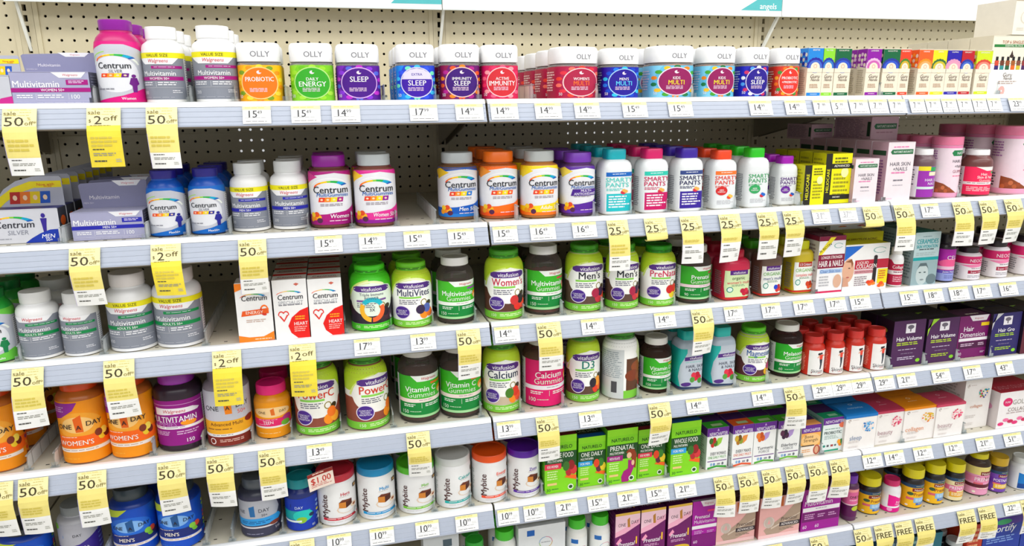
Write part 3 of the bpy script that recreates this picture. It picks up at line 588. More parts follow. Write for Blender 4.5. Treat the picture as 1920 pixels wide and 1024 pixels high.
def nuz(lidc, word, wc, dots, tall=False):
    pts = random.Random(len(word)*3+len(dots))
    F = ('f3efec', [('e', .14, .88, .035, .03, 'd8d0cc'), ('a', .12, .86, .035, .012, .012, 0, 300, 1, ['9a8a84']), ('l', .22, .86, .42, .88, 1, 'c8bcb8')])
    cv = .66 if not tall else .7; els = F[1]
    els.append(('e', .74, cv, .2, .16 if not tall else .12, 'f0e4e0'))
    for i in range(26):
        a = pts.random()*2*pi; r = math.sqrt(pts.random()); els.append(('e', .74+.185*r*cos(a), cv+(.15 if not tall else .115)*r*sin(a), .03, .024 if not tall else .018, dots[i % len(dots)]))
    els += [('t', .36 if not tall else .5, .36 if not tall else .45, .13 if not tall else .06, word, wc, .56 if not tall else .8), ('l', .14, .2, .55, .27, 2, 'd8d0cc'), ('l', .14, .06, .5, .12, 2, 'e0d8d4')]
    return {'F': ('f3efec', els), 'L': ('dcd6d2', [('l', .12, .12, .88, .86, 12, 'b8b0ac')]), 'T': (lidc, []), 'R': ('dcd6d2', [])}
def skinny():
    return ('f0eeec', [('r', -.95, 0, .04, 1, 'c23424'), ('l', -.4, .1, -.06, .85, 12, 'e8a090'), ('e', .52, .88, .06, .04, '2a2228'), ('e', .43, .86, .06, .05, '2a2228'), ('p', [(.43, .83), (.61, .83), (.59, .64), (.45, .64)], 'd84a3a'), ('p', [(.61, .82), (.76, .78), (.75, .75), (.59, .76)], 'e0a890'), ('p', [(.43, .82), (.35, .72), (.38, .70), (.47, .78)], 'e0a890'), ('p', [(.45, .64), (.59, .64), (.57, .42), (.53, .24), (.48, .24), (.49, .44)], '2e3440'), ('t', .40, .17, .125, 'Skinny', '5a5658', .7), ('t', .5, .09, .05, 'GIRLS', 'd88a84', .4), ('p', [(.16, .14), (.2, .14), (.18, .04)], '8a2a24')])

# ------------------------------------------------------------------ shelf-edge tags
TN = {}
def lip_pt(k, out): # k 0 top of channel, 1 bottom; out = metres in front of it
    y1, z1 = -D-.0042, -.0085; y2, z2 = -D-LIPF-.0004, -LIPH+.001; L = math.hypot(y2-y1, z2-z1)
    return y1+(y2-y1)*k-out*.9, z1+(z2-z1)*k+out*.43
def price_tag(s, x0, x1, big, small='', header=True, faint=False):
    TN.setdefault(('p', s), 0); n = TN[('p', s)]; TN[('p', s)] += 1
    Z = ZS[s]+ZO; Y = -D-.012
    pyl = proj((at(x0, 500, Y)[0], Y, Z-.02))[1]; A = at(x0, pyl, Y)[0]; B = at(x1, pyl, Y)[0]; w = B-A
    y0, z0 = lip_pt(.99, .0022); y1, z1 = lip_pt(.02, .0022); h = math.hypot(y1-y0, z1-z0)
    p = '%s.%s' % (big, small) if small else big
    o = MB(); dy, dz = (y1-y0)/h, (z1-z0)/h; ny, nz_ = -dz, dy
    def f(u, v, off): return (u-w/2, y0+dy*v-abs(ny)*off, Z+z0+dz*v+abs(nz_)*off)
    c = [f(a, b, 0) for a, b in ((0, 0), (w, 0), (w, h), (0, h))]+[f(a, b, .0006) for a, b in ((0, 0), (w, 0), (w, h), (0, h))]
    o.add(c, [(0, 1, 2, 3), (4, 5, 6, 7), (0, 1, 5, 4), (1, 2, 6, 5), (2, 3, 7, 6), (3, 0, 4, 7)], mat('f3f3f1'))
    tc = '3c3c40' if not faint else 'a8a8ac'
    els = [('r', 0, .8, 1, 1, 'efeab4'), ('l', .08, .85, .9, .95, 1, 'd2c878')] if header else []
    els += [('t', .36 if len(big) > 1 else .3, .56, .40, big, tc, .30 if len(big) > 1 else .14, {'b': 1}), ('t', .60, .66, .2, small, tc, .17, {}), ('l', .05, .56, .14, .59, 1, 'a0a0a4'), ('l', .72, .4, .95, .55, 2, 'd4d4d4'), ('l', .06, .31, .93, .36, 1, 'a0a0a0'), ('l', .1, .09, .9, .15, 1, '6c6c6c'), ('l', .08, .2, .6, .23, 1, 'c8c8c8')]
    prints(o, els, w, h, f, None, None, .0007)
    ob = o.build('price_tag', loc=((A+B)/2, 0, 0)); tag(ob, 'white price tag %s, %s white tag from the left along the %s shelf edge' % (p, ORD[n], SN[s]), 'price tag', 'white price tags'); return ob
def sale_tag(s, x0, x1, yb, txt='50', white=.32, short=False):
    TN.setdefault(('s', s), 0); n = TN[('s', s)]; TN[('s', s)] += 1
    Z = ZS[s]+ZO; Y = -D-.012
    pyl = proj((at(x0, 500, Y)[0], Y, Z-.02))[1]; A = at(x0, pyl, Y)[0]; B = at(x1, pyl, Y)[0]; w = B-A
    rr = random.Random(s*50+n); zb = at((x0+x1)/2, yb, -D-.024)[2]-Z
    y1, z1 = lip_pt(.0, .0036); y2, z2 = lip_pt(.98, .0036); k = rr.uniform(-.003, .004)
    if short: pr_ = [(y1, z1), (y2, z2), (y2-.0035, z2-.006), (y2-.004, z2-.012), (y2+.004, z2-.016), (y2+.014, z2-.014)]
    else: pr_ = [(y1, z1), ((y1+y2)/2-.0004, (z1+z2)/2), (y2, z2), (y2-.0028, z2-.008), (y2-.0036-k*.3, z2-.018), (y2-.002-k, z2+(zb-z2)*.6), (y2+.002-k*1.5, zb)]
    acc = [0.0]
    for (a, b), (c, d) in zip(pr_, pr_[1:]): acc.append(acc[-1]+math.hypot(c-a, d-b))
    L = acc[-1]; tw = rr.uniform(-.006, .006); dx = rr.uniform(-.003, .003); lip = acc[2] if not short else acc[1]
    def f(u, v, off):
        q = L-v; i = 0
        while i < len(acc)-2 and acc[i+1] < q-1e-9: i += 1
        t = (q-acc[i])/(acc[i+1]-acc[i]); y = pr_[i][0]+(pr_[i+1][0]-pr_[i][0])*t; z = pr_[i][1]+(pr_[i+1][1]-pr_[i][1])*t
        g = max(0, q-lip)/max(.03, L-lip); bow = -.0022*(1-(2*u/w-1)**2)*min(1, g*3)
        return (u-w/2+dx*g, y-off+bow+tw*g*(u/w-.5)*2, Z+z)
    o = MB(); ye = 'ebdd8c' if txt != '2' else 'ecd84e'; yt_ = 'eee6b2'
    hang = 1-lip/L      # share of the strip below the edge
    cols = 5; NV = 14
    vsl = sorted(set([0, L]+[L-a for a in acc]+[L*i/NV for i in range(NV)]))
    for off, flip in ((0, 1), (.0004, 0)):
        g = [[f(w*i/cols, v, off) for i in range(cols+1)] for v in vsl]; V = [p for r in g for p in r]; n1 = cols+1
        o.add(V, [(r*n1+i, r*n1+i+1, (r+1)*n1+i+1, (r+1)*n1+i) for r in range(len(vsl)-1) for i in range(cols)], mat('f6f2d8') if flip else mat(ye))
    wv = hang*white if txt != '2' else 0
    V0 = 1-lip/L     # label units of the lip bottom
    top = 1-V0
    els = [('r', 0, V0+top*.02, 1, 1, yt_), ('l', .15, 1-top*.14, .9, 1-top*.04, 2, 'd8ca78')]
    if wv and not short: els.append(('r', 0, 0, 1, wv*1.15, 'f4f4f2'))
    els.append(('r', 0, 0, .015, V0*.8, 'c8bfe0')) if not short and txt != '2' else None
    sh = top
    els += [('t', .22, 1-top*.25, sh*.2, 'sale', '6a5c1e', .36, {'fit': 1}), ('l', .5, 1-top*.28, .92, 1-top*.2, 1, 'cfc47c'), ('l', .1, 1-top*.42, .92, 1-top*.36, 1, 'c8bc70')]
    if txt == '2': els += [('t', .1, 1-top*.72, sh*.16, '$', '5a4c14', .12), ('t', .33, 1-top*.68, sh*.44, '2', '3c3214', .22, {'fit': 1}), ('t', .7, 1-top*.58, sh*.26, 'off', '5a4c14', .42, {'fit': 1}), ('l', .1, 1-top*1.02, .7, 1-top*.96, 1, '8a7a2a')]
    elif txt == 'FREE': els += [('t', .48, 1-top*.75, sh*.42, 'FREE', '4a4018', .84, {'fit': 1, 'b': 1}), ('t', .94, 1-top*.6, sh*.12, '*', '4a4018', .08)]
    else: els += [('t', .34, 1-top*.70, sh*.46, txt, '3c3414', .56, {'fit': 1}), ('t', .78, 1-top*.56, sh*.17, '%', 'b8aa58', .2), ('t', .82, 1-top*.80, sh*.2, 'off*', '7a6c28', .34, {'fit': 1})]
    if txt == '25': els += [('l', .12, 1-top*1.02, .8, 1-top*.96, 1, '7a6c28')]
    if not short:
        a = V0*.98; els += [('l', .1, max(wv*1.2+.02, a-.26*V0/.5), .92, a-.12*V0/.5, 3, 'd0c05e')]
        q = wv*1.15 if wv else V0*.5
        els += [('l', .12, q*.80, .5, q*.90, 1, '4a4a46'), ('l', .12, q*.52, .92, q*.70, 2, '9a9a92'), ('l', .12, q*.20, .5, q*.34, 1, '50504c'), ('l', .76, q*.2, .94, q*.4, 2, 'b8b8b0')]
    prints(o, els, w, L, f, w/5, L/14, .00055, .00005)
    ob = o.build('sale_tag', loc=((A+B)/2, 0, 0))
    d = {'2': '$2 off', '50': '50% off', '25': '25% off', 'FREE': 'FREE'}[txt]
    tag(ob, 'yellow %s sale tag, %s yellow tag from the left along the %s shelf edge' % (d, ORD[n], SN[s]), 'sale tag', 'yellow sale tags'); return ob
DV = {}
def divider(s, px, back=.30, hgt=.03):
    DV.setdefault(s, 0); n = DV[s]; DV[s] += 1
    Y = -D+.014; z = DECK[s]; X = at(px, proj((at(px, 500, Y)[0], Y, z))[1], Y)[0]
    t = thing('shelf_divider', 'clear plastic divider fence, %s from the left on the %s shelf' % (ORD[n], SN[s]), 'divider', (X, Y, z), 0, 'clear shelf dividers')
    m = mat('e8ecec', 'clear'); b = MB(); pts = [(0, .001), (back, .001), (back, hgt*.92), (.03, hgt*.92), (.012, hgt), (.004, hgt*.86), (0, hgt*.5)]
    k = len(pts); b.add([(-.0008, y, zz) for y, zz in pts]+[(.0008, y, zz) for y, zz in pts], [list(range(k)), list(range(2*k-1, k-1, -1))]+[(i, (i+1) % k, k+(i+1) % k, k+i) for i in range(k)], m); fe = b.build('fence', t)
    r = MB()
    for i in range(7): y = .02+i*.04; r.box(-.0014, .0014, y, y+.002, .001, hgt*.9, mat('eaeeee', 'clear'))
    r.box(-.0014, .0014, 0, back, hgt*.88, hgt*.94, mat('e4e8e8', 'clear')); r.build('ribs', fe)
    f = MB(); f.box(-.007, .007, -.003, .006, .0005, .0025, m); f.box(-.005, .005, -.002, 0, .002, .010, m); f.build('foot', t); return t

# ------------------------------------------------------------------ top shelf
MAG, MEN, GRN = 'a01c7c', '2a2ca0', '14834a'
def cent_box(extra=0): return [('a', .36, .55, .28, .02, .09, 165, 25, .42, RB), ('t', .38, .56, .2, 'Centrum', '2a2a34', .56, {'b': 1, 'it': .1}), ('t', .42, .32, .13, 'SILVER', '8a8c98', .42, {'it': .1}), ('l', .08, .1, .35, .15, 1, '9a9ca6')]
def cent_header(hr, col): return (hr, 'b4b6c2', [('p', [(0, 0), (.12, .36), (.3, .64), (.55, .84), (.99, .84), (.99, .62), (.6, .62), (.36, .44), (.18, .16), (.1, 0)], 'ead82c')]+icons(.24, .1, .56, .4, ['b0302a', 'e07a30', 'e0c428', '2a5ab0'])+[('t', .77, .73, .09, 'Now with', 'c83a2a', .24), ('t', .8, .66, .06, 'MORE', 'c83a2a', .2)], [(0, 0), (1, 0), (1, .92), (.97, 1), (.6, 1), (.36, .86), (.18, .6), (.04, .2)])
def men_logo(c): return [('e', .79, .8, .03, .07, c), ('p', [(.745, .72), (.835, .72), (.82, .5), (.81, .3), (.77, .3), (.76, .5)], c)]
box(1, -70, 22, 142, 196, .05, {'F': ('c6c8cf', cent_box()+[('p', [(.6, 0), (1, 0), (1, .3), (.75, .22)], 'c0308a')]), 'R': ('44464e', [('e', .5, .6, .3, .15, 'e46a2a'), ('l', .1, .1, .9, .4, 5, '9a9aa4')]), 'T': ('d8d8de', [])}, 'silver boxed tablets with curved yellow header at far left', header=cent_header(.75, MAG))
wb = lambda b, w: wag_box(b, w)
box(1, 19, 170, 135, 194, .055, wb(MAG, 'WOMEN 50+'), 'lavender multivitamin carton with magenta band and tall header panel', nb=2, header=wag_head(.66, MAG), cat='box')
bottle(1, 178, 271, 39, 193, 'tablet', 'b8186e', '8c1f96', centrum_silver('d0147c', '6a1f7c', 'Women'), 'silver tablet bottle with purple cap and rainbow arc, women version', nb=2, wrap=190)
bottle(1, 267, 349, 52, 191, 'pill', 'f2f2f2', 'f4f4f4', wag_pill(MAG, 'WOMEN 50+', True, '200'), 'white value size multivitamin bottle, magenta band, beside silver bottle', nb=2, rot=-8)
bottle(1, 361, 447, 50, 190, 'pill', 'f2f2f2', 'f4f4f4', wag_pill(MAG, 'WOMEN 50+', True, '200'), 'white value size multivitamin bottle, magenta band, beside yellow jar', nb=2)
OL = dict(bk='clear', cat='jar', name='gummy_jar')
def ol(xl, xr, yt, lab, desc, fill, nb=1, rot=0, cu=.5, **k):
    bottle(1, xl, xr, yt, None, 'squat', 'f0ece8', 'f6f6f6', lab, desc, rot=rot, nb=nb, fill=(fill, .64), captext=ollycap(), wrap=168, depth=.86, lw=1.05, **OL, **k)
ol(446, 530, 82, olly('f2b91c', 'e8a818', 'ee7a1e', 'PROBIOTIC', ' ', ['f6d84a', 'e8941c', '7a9a2a'], h1=.12, h2=.05, rim='f8d08a'), 'white lidded gummy jar with orange circle on yellow mango label', 'd89a2a')
ol(544, 626, 83, olly('7cc62a', '8ed03a', '3aa02c', 'DAILY', 'ENERGY', ['a8dc4a', '6cb824', '9ad43a'], rim='b8e08a'), 'white lidded gummy jar with green circle on lime label', '8ab83a')
ol(630, 712, 85, olly('5a1a94', '7a2ab4', '4a1580', 'SLEEP', ' ', ['c03ac8', '5a6ad0', '8a3ad0'], h1=.15, h2=.05, rim='d8b0e8'), 'white lidded gummy jar with plain purple sleep label', '4a2a5a')
ol(740, 815, 85, olly('2a4ac8', '2a8ae0', '40189a', 'SLEEP', ' ', ['4ac0f0', '7ae0c0', '3a5ae0'], top='EXTRA', h1=.15, h2=.05, rim='d8d8f0'), 'white lidded gummy jar with blue extra strength sleep label', '3a3a6a', nb=2)
ol(821, 899, 85, olly('6a1a6a', '8a1a4a', '3f1670', 'IMMUNITY', 'SLEEP', ['f08a2a', 'e05a2a', 'b02a8a'], rim='f0c8c0'), 'white lidded gummy jar with dark plum and orange sleep label', '6a2a3a', nb=2)
ol(898, 971, 86, olly('d02a5a', 'c01a5a', 'c8333c', 'ACTIVE', 'IMMUNITY', ['f06a8a', 'e83a6a', 'f8a0a8'], rim='f4c8cc'), 'white lidded gummy jar with crimson active immunity label', 'a03a3a')
ol(1026, 1119, 90, olly('b02650', 'a82048', 'a8284a', "WOMEN'S", 'MULTI', ['e0483a', 'f07a6a', 'd83a4a'], c2='f0763a', rim='f4d0d0'), 'white lidded gummy jar with raspberry red label and strawberries', 'a03a4a', nb=3, rot=8, gap=.01)
ol(1119, 1197, 92, olly('1e2ca8', '2a1a94', '2a1a8e', "MEN'S", 'MULTI', ['3ac0e8', '2a7ae0', '1a4ac0'], c2='6ad0f4', rim='a8d0f0'), 'white lidded gummy jar with navy and cyan star label', '4a3a6a')
kid = lambda: olly('6ec0e0', '8ad0ec', '8e1f5c', 'KIDS', 'MULTI', ['f0c030', '4aa038', 'f08a2a', '2a7a4a'], c2='ecd83a', rim='f0e0e8')
ol(1204, 1299, 88, kid(), 'white lidded gummy jar with sky blue kids label, left one', 'c8803a', nb=2)
ol(1300, 1377, 89, kid(), 'white lidded gummy jar with sky blue kids label, right one', 'c8803a', nb=2)
ol(1376, 1440, 90, olly('1e1c98', '2a2ab0', '2a1a86', 'KIDS', 'SLEEP', ['f4f4f8', '5aa0e8', 'c83a6a'], rim='e0d8f0'), 'white lidded gummy jar with indigo kids sleep label', '4a3a6a')
ol(1439, 1498, 91, olly('d2462c', 'c83a2a', 'd83a2e', 'PROBIOTIC', '+PREBIOTIC', ['f0a030', 'f07a2a', '4a8a3a'], h1=.09, h2=.075, rim='f4d0b0'), 'white lidded gummy jar with orange red citrus label', 'c8703a')
OILS = [(1513, 1542, '2a86d0', '2a2a96', '4a6ac0', 'BREATHE', 'bright blue', 1), (1541, 1563, '8ccf3c', '2a3a96', '3a7ac0', 'TEA TREE', 'lime green, beside the bright blue one,', 1), (1564, 1594, '14603c', '2a3a96', '3a5ac0', 'EUCALYPTUS', 'dark green, left of the purple one,', 2),
 (1623, 1650, '8a1a9c', 'e0b8d8', 'c86ab0', 'LAVENDER', 'purple lavender', 3), (1654, 1685, '14603c', '2a3a96', '3a5ac0', 'EUCALYPTUS', 'dark green, right of the purple one,', 1), (1685, 1705, 'd8452a', '4a7a2a', 'c8a83a', 'ROSEMARY', 'orange red, beside dark green,', 1),
 (1720, 1746, 'e8622a', 'f0902a', 'f0a86a', 'ORANGE', 'bright orange', 2), (1746, 1773, 'ead82a', '3a6a3a', 'c8b83a', 'LEMON', 'bright yellow', 2), (1772, 1800, '2a1f9c', 'd89ab8', 'e8a0b8', 'CALMING', 'indigo blue', 2), (1799, 1823, 'b01f2c', '2a3a96', '4a6ac0', 'IMMUNITY', 'deep red', 2), (1828, 1857, 'c8d82a', 'c84a3a', 'e08a7a', 'LEMONGRASS', 'yellow green', 2)]
for i, (a, b, c, m1, m2, nm_, d, nb) in enumerate(OILS):
    box(1, a, b, 89+i*.55, None, .028, guru(c, m1, m2, nm_), 'slim cream essential oil carton with %s top pattern' % d, nb=nb, cat='box', name='oil_carton')
six = [('t', .5, .895, .05, 'TOP 6 SINGLES', 'a86a50', .86), ('r', .04, .81, 1, .855, '2c7a3c'), ('t', .52, .832, .028, 'ESSENTIAL OIL PACK', 'e8f0e0', .85, B_), ('p', [(.46, .66), (.54, .66), (.5, .76)], '3a2a24'), ('e', .5, .66, .05, .03, '3a2a24'), ('r', -.0, .53, 1, .536, '3a8a48'), ('r', 0, 0, 1, .53, 'f4f2ee')]
for i in range(6): six += [('r', .1+.135*i, .5, .2+.135*i, .585, ['c8503a', '6a3a2a', '8a4a2a', '9a5a2a', '7a4a3a', '8a3a3a'][i]), ('r', .12+.135*i, .585, .18+.135*i, .65, '1e1a1c'), ('r', .1+.135*i, .43, .2+.135*i, .5, ['3a2a6a', '3a8a8a', '2a5a3a', 'e06a2a', 'c8b83a', '4a2a5a'][i])]
six += [('t', .45, .345, .065, 'Guru', '5a4a42', .3, {'it': .2}), ('t', .47, .285, .05, 'Nanda', '5a4a42', .32, {'it': .3}), ('l', .25, .17, .7, .24, 2, 'b8a8a0'), ('a', .36, .07, .05, .06, .06, 0, 360, 1.2, ['e8b0a8'])]
box(1, 1856, 1932, 67, None, .06, {'F': ('ece6d4', six), 'L': ('ded6c2', [('e', .25, .48, .1, .02, '2a2424'), ('e', .25, .38, .1, .02, '2a2424'), ('e', .25, .29, .1, .02, '8a3a2a'), ('e', .25, .2, .1, .02, '2a6a4a')]), 'T': ('e8e0cc', [])}, 'large cream carton showing six oil bottles at right end', nb=3, name='oil_set_carton')

# ------------------------------------------------------------------ second shelf
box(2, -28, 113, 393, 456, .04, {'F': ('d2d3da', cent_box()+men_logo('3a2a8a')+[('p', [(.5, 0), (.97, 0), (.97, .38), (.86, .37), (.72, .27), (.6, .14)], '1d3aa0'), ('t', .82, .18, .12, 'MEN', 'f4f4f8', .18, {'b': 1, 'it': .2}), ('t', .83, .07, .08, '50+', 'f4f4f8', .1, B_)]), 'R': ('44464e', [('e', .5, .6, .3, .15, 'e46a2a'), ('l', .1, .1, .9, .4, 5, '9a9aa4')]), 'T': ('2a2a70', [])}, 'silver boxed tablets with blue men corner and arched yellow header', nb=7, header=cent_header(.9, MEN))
box(2, 133, 271, 397, 449, .055, wb(MEN, 'MEN 50+'), 'lavender multivitamin carton with blue band and tall header panel', nb=2, header=wag_head(1.0, MEN))
bottle(2, 275, 350, 318, 444, 'tablet', '1450a8', '2a2480', centrum_silver('1466b8', '2a2a8a', 'Men50+'), 'silver and blue tablet bottle with navy cap, left one', nb=2, wrap=190)
bottle(2, 354, 425, 314, 440, 'tablet', '1450a8', '2a2480', centrum_silver('1466b8', '2a2a8a', 'Men50+'), 'silver and blue tablet bottle with navy cap, right one', nb=2, wrap=190, rot=-6)
bottle(2, 432, 504, 305, 435, 'pill', 'eeeeee', 'e2e4e4', wag_pill(MEN, 'MEN 50+', True, '200'), 'white value size multivitamin bottle with blue band, left one', nb=1, rot=-12)
bottle(2, 507, 578, 301, 431, 'pill', 'eeeeee', 'e2e4e4', wag_pill(MEN, 'MEN 50+', True, '200'), 'white value size multivitamin bottle with blue band, right one', nb=2)
CG = dict(cat='bottle', name='gummy_bottle', bk='plastic', wrap=170)
bottle(2, 579, 659, 290, 428, 'gummy', '6a4038', '8e1c92', centrum_gummy('a81c78', 'a01c7c', 'Women', 'c83a8a'), 'magenta gummy bottle with purple cap and rainbow arc', nb=1, **CG)
bottle(2, 663, 742, 288, 425, 'gummy', '7a4a40', 'c0c6c8', centrum_gummy('d83a94', '8c1f90', 'Women 50+', 'f0c838'), 'pink and purple gummy bottle with grey cap, women 50+', nb=1, **CG)
bottle(2, 820, 895, 285, 413, 'gummy', '7a5a40', 'c0c6c8', centrum_gummy('1a5cb4', '2a7ac8', 'Men 50+', 'f0c838'), 'blue gummy bottle with grey cap, men 50+', **CG)
bottle(2, 897, 970, 283, 411, 'gummy', 'a85a2a', 'f0761c', centrum_gummy('f0701e', 'e85a1e', ' ', 'f49a3a'), 'orange gummy bottle with orange cap and rainbow arc', nb=2, **CG)
bottle(2, 974, 1046, 282, 410, 'gummy', 'a8703a', 'b8bcba', centrum_gummy('ecd028', 'ee7a2a', 'Adults 50+', 'ecd028'), 'yellow and orange gummy bottle with grey cap, adults 50+', nb=2, **CG)
bottle(2, 1048, 1115, 285, 406, 'gummy', '5a3a6a', '7a3fb0', centrum_gummy('5a2a94', '6a3aa8', ' ', 'e8d058')[0:1]+([e for e in centrum_gummy('5a2a94', '6a3aa8', ' ', 'e8d058')[1] if e[0] != 'r']+[('p', [(.2, .38), (.95, .38), (1.0, .52), (.25, .52)], '4a2384'), ('t', .6, .485, .05, 'MULTI+', 'f0ecf4', .4, B_), ('t', .6, .42, .05, 'ANTIOXIDANTS', 'f0ecf4', .7, B_)],), 'white and purple antioxidant gummy bottle with purple cap', nb=2, **CG)
SM = dict(name='gummy_bottle', wrap=0, depth=1.0)
bottle(2, 1116, 1184, 279, 403, 'smart', 'e8ebec', '22b0bc', smarty('5cc8c0', '2cb8be', 'PRENATAL', '1f66b4'), 'white squared gummy bottle with teal cap and teal block', nb=3, **SM)
bottle(2, 1187, 1252, 278, 400, 'smart', 'e8ebec', 'd4266e', smarty('c02a5c', 'c01a64', 'WOMEN', '3ac0ac'), 'white squared gummy bottle with pink cap and crimson block', nb=3, **SM)
bottle(2, 1252, 1317, 277, 397, 'smart', 'e8ebec', '432a9c', smarty('2a2c58', '3a2590', 'MEN', '3a4a82'), 'white squared gummy bottle with indigo cap and purple block', nb=3, **SM)
bottle(2, 1318, 1380, 281, 393, 'smart', 'e8ebec', 'e8502a', smarty('d84a3a', 'c83030', 'KIDS', 'ee7a3a', False, ('e0502a', 'f0c060')), 'white squared gummy bottle with orange red cap', nb=3, **SM)
bottle(2, 1380, 1441, 277, 390, 'smart', 'e8ebec', '35c02c', smarty('4aa06a', '3aa060', 'KIDS', 'e8ebec', False, ('c83a4a', '2a6ac0')), 'white squared gummy bottle with green cap', nb=3, **SM)
bottle(2, 1442, 1494, 292, 385, 'smart', 'e8ebec', 'a81fb4', smarty('5a2a7a', '6a2a94', 'TODDLER', 'e8ebec', False, ('d84a3a', '2a5ab0')), 'white squared gummy bottle with bright purple cap', nb=3, **SM)
def helio(sp, big):
    F = ('e6e220', [('r', 0, 0, sp, 1, '26241e'), ('t', sp/2, .45, sp*.62*(1 if not big else 1), 'HELIOCARE', 'e6e220', .84, {'b': 1, 'rot': 90})])
    w = .34 if not big else .24
    e = [('r', 0, 0, w, 1, '26241e'), ('t', w/2, .46, .085 if not big else .062, 'HELIOCARE', 'e8e430', .9, {'b': 1, 'rot': 90}), ('l', w+.1, .12, .92, .6, 6, '9a9428'), ('e', .75, .62, .14, .1, 'f4f2b0'), ('l', w+.1, .72, .9, .92, 3, '6a6620')]
    if big: e += [('r', w, .70, 1, .80, '26241e'), ('t', .62, .755, .045, 'ADVANCED', 'f0eee0', .6, B_), ('r', w, .08, 1, .18, '26241e'), ('t', .5, .13, .03, 'DIETARY', 'f0eee0', .4, B_)]
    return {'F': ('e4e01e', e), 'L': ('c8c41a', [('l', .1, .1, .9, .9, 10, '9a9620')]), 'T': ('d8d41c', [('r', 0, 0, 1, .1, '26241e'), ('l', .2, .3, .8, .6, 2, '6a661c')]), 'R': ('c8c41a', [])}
box(2, 1507, 1546, 310, 384, .045, helio(.3, 0), 'small yellow carton with black vertical spine', name='supplement_carton')
box(2, 1546, 1595, 288, 381, .045, helio(.25, 1), 'tall yellow carton with black vertical spine', nb=3, name='supplement_carton')
def hsn(top=True):
    e = [('l', .2, .9, .85, .93, 1, 'e06aa8'), ('p', [(.1, .84), (.16, .88), (.94, .88), (.94, .80), (.16, .80)], '2c6a44'), ('t', .56, .84, .035, "NATURE'S BOUNTY", 'e8f0e8', .7, B_), ('t', .5, .635, .062, 'HAIR SKIN', '6a6670', .82), ('t', .52, .55, .062, '+NAILS', '6a6670', .56), ('l', .2, .45, .8, .5, 1, 'e08ab4'), ('l', .3, .32, .7, .37, 1, '7a7680'), ('l', .3, .25, .75, .28, 1, 'b8b4bc'), ('l', .1, .03, .35, .05, 1, 'e8b0c8')]
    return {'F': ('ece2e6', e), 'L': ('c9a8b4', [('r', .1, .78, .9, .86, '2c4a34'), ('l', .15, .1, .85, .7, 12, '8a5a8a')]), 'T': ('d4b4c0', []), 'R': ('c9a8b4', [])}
box(2, 1601, 1645, 298, 380, .05, hsn(), 'short pale pink hair skin nails carton with green strip', name='supplement_carton')
a_ = box(2, 1661, 1711, 267, 377, .05, hsn(), 'tall pale pink hair skin nails carton with green strip', nb=5, name='supplement_carton')
bottle(2, 1699, 1753, 279, 374, 'clear', '6a5258', 'f0f0f0', ('ece8ee', [('r', .2, 0, 1.4, 1, '9a3aa8'), ('r', .2, .86, .6, 1, 'e8d83a'), ('r', .6, .84, 1.4, .98, '2a9a5a'), ('r', .55, .7, 1.2, .82, 'f0e8c8'), ('t', .75, .56, .085, 'HAIR, SKIN', 'f0e8f4', .7, B_), ('t', .75, .44, .085, 'NAILS+', 'f0e8f4', .7, B_), ('r', .15, .26, 1.4, .34, 'd8e8e4'), ('l', -.45, .2, .1, .9, 9, '6a6a72')]), 'dark gummy bottle with white cap and violet label', lz=(.04, .66), fill=('6a3a3a', .5), nb=1, rot=-14, name='gummy_bottle')
def pinkjar(w1='HAIR, SKIN', w2='+NAILS', w3='GUMMIES'):
    return ('eddbe4', [('r', -.9, .95, 1.9, 1, 'e08ab0'), ('p', [(.5, .86), (.56, .91), (1.2, .91), (1.2, .80), (.56, .80)], '2c7a4c'), ('t', .92, .855, .05, "NATURE'S", 'e0ece4', .5, B_), ('t', .85, .70, .055, w1, '5a5660', .6), ('t', .85, .60, .055, w2, '5a5660', .44), ('t', .85, .50, .055, w3, 'a05a6a', .52), ('l', .6, .38, 1.1, .42, 1, 'e07a9a'), ('p', [(.1, .08), (.1, .30), (.35, .26), (.8, .08)], '8a4a2c')]+[('e', .17+.09*i, .12+.03*((i*7) % 3), .055, .04, ['b0603a', '9a5030', 'c0704a'][i % 3]) for i in range(5)]+[('l', -.4, .1, .0, .35, 5, '4a4a52'), ('l', -.4, .62, .1, .9, 6, 'b07ab0'), ('r', -.9, 0, 1.9, .08, 'eaa8c4')])
PJ = dict(name='gummy_jar', cat='jar', lw=1.1, wrap=178, rot=-24)
bottle(2, 1741, 1801, 256, 372, 'canister', 'e6bccd', 'e07f9e', pinkjar(), 'tall pink gummy canister between dark gummy bottles', nb=2, lz=(.02, .86), **PJ)
bottle(2, 1796, 1860, 280, 371, 'clear', '6a3f3c', 'f2f2f2', ('e8325e', [('p', [(.3, 1), (1.3, 1), (1.2, .88), (.6, .86)], 'f0ece8'), ('r', .78, .76, 1.2, .84, '3a9a5a'), ('t', .55, .74, .09, 'Hair,', 'f6ecec', .4, B_), ('t', .62, .63, .09, 'Skin & Nails', 'f6ecec', .8, B_), ('t', .6, .52, .08, 'Gummies', 'f6dcdc', .66), ('r', -.1, .36, 1.3, .46, 'f2e8e8'), ('l', .1, .39, .95, .43, 1, '8a6a6a'), ('l', .1, .1, .9, .28, 3, 'f4c8cc'), ('r', -.6, 0, -.02, 1, 'e0d4d8'), ('l', -.55, .1, -.08, .9, 10, '7a7078')]), 'dark gummy bottle with white cap and hot pink label', lz=(.04, .64), fill=('7a3a34', .5), nb=1, rot=-18, name='gummy_bottle')
bottle(2, 1858, 1936, 236, 367, 'canister', 'e6bccd', 'e07f9e', pinkjar(), 'largest pink gummy canister at right edge of second shelf', nb=2, lz=(.02, .86), **PJ)

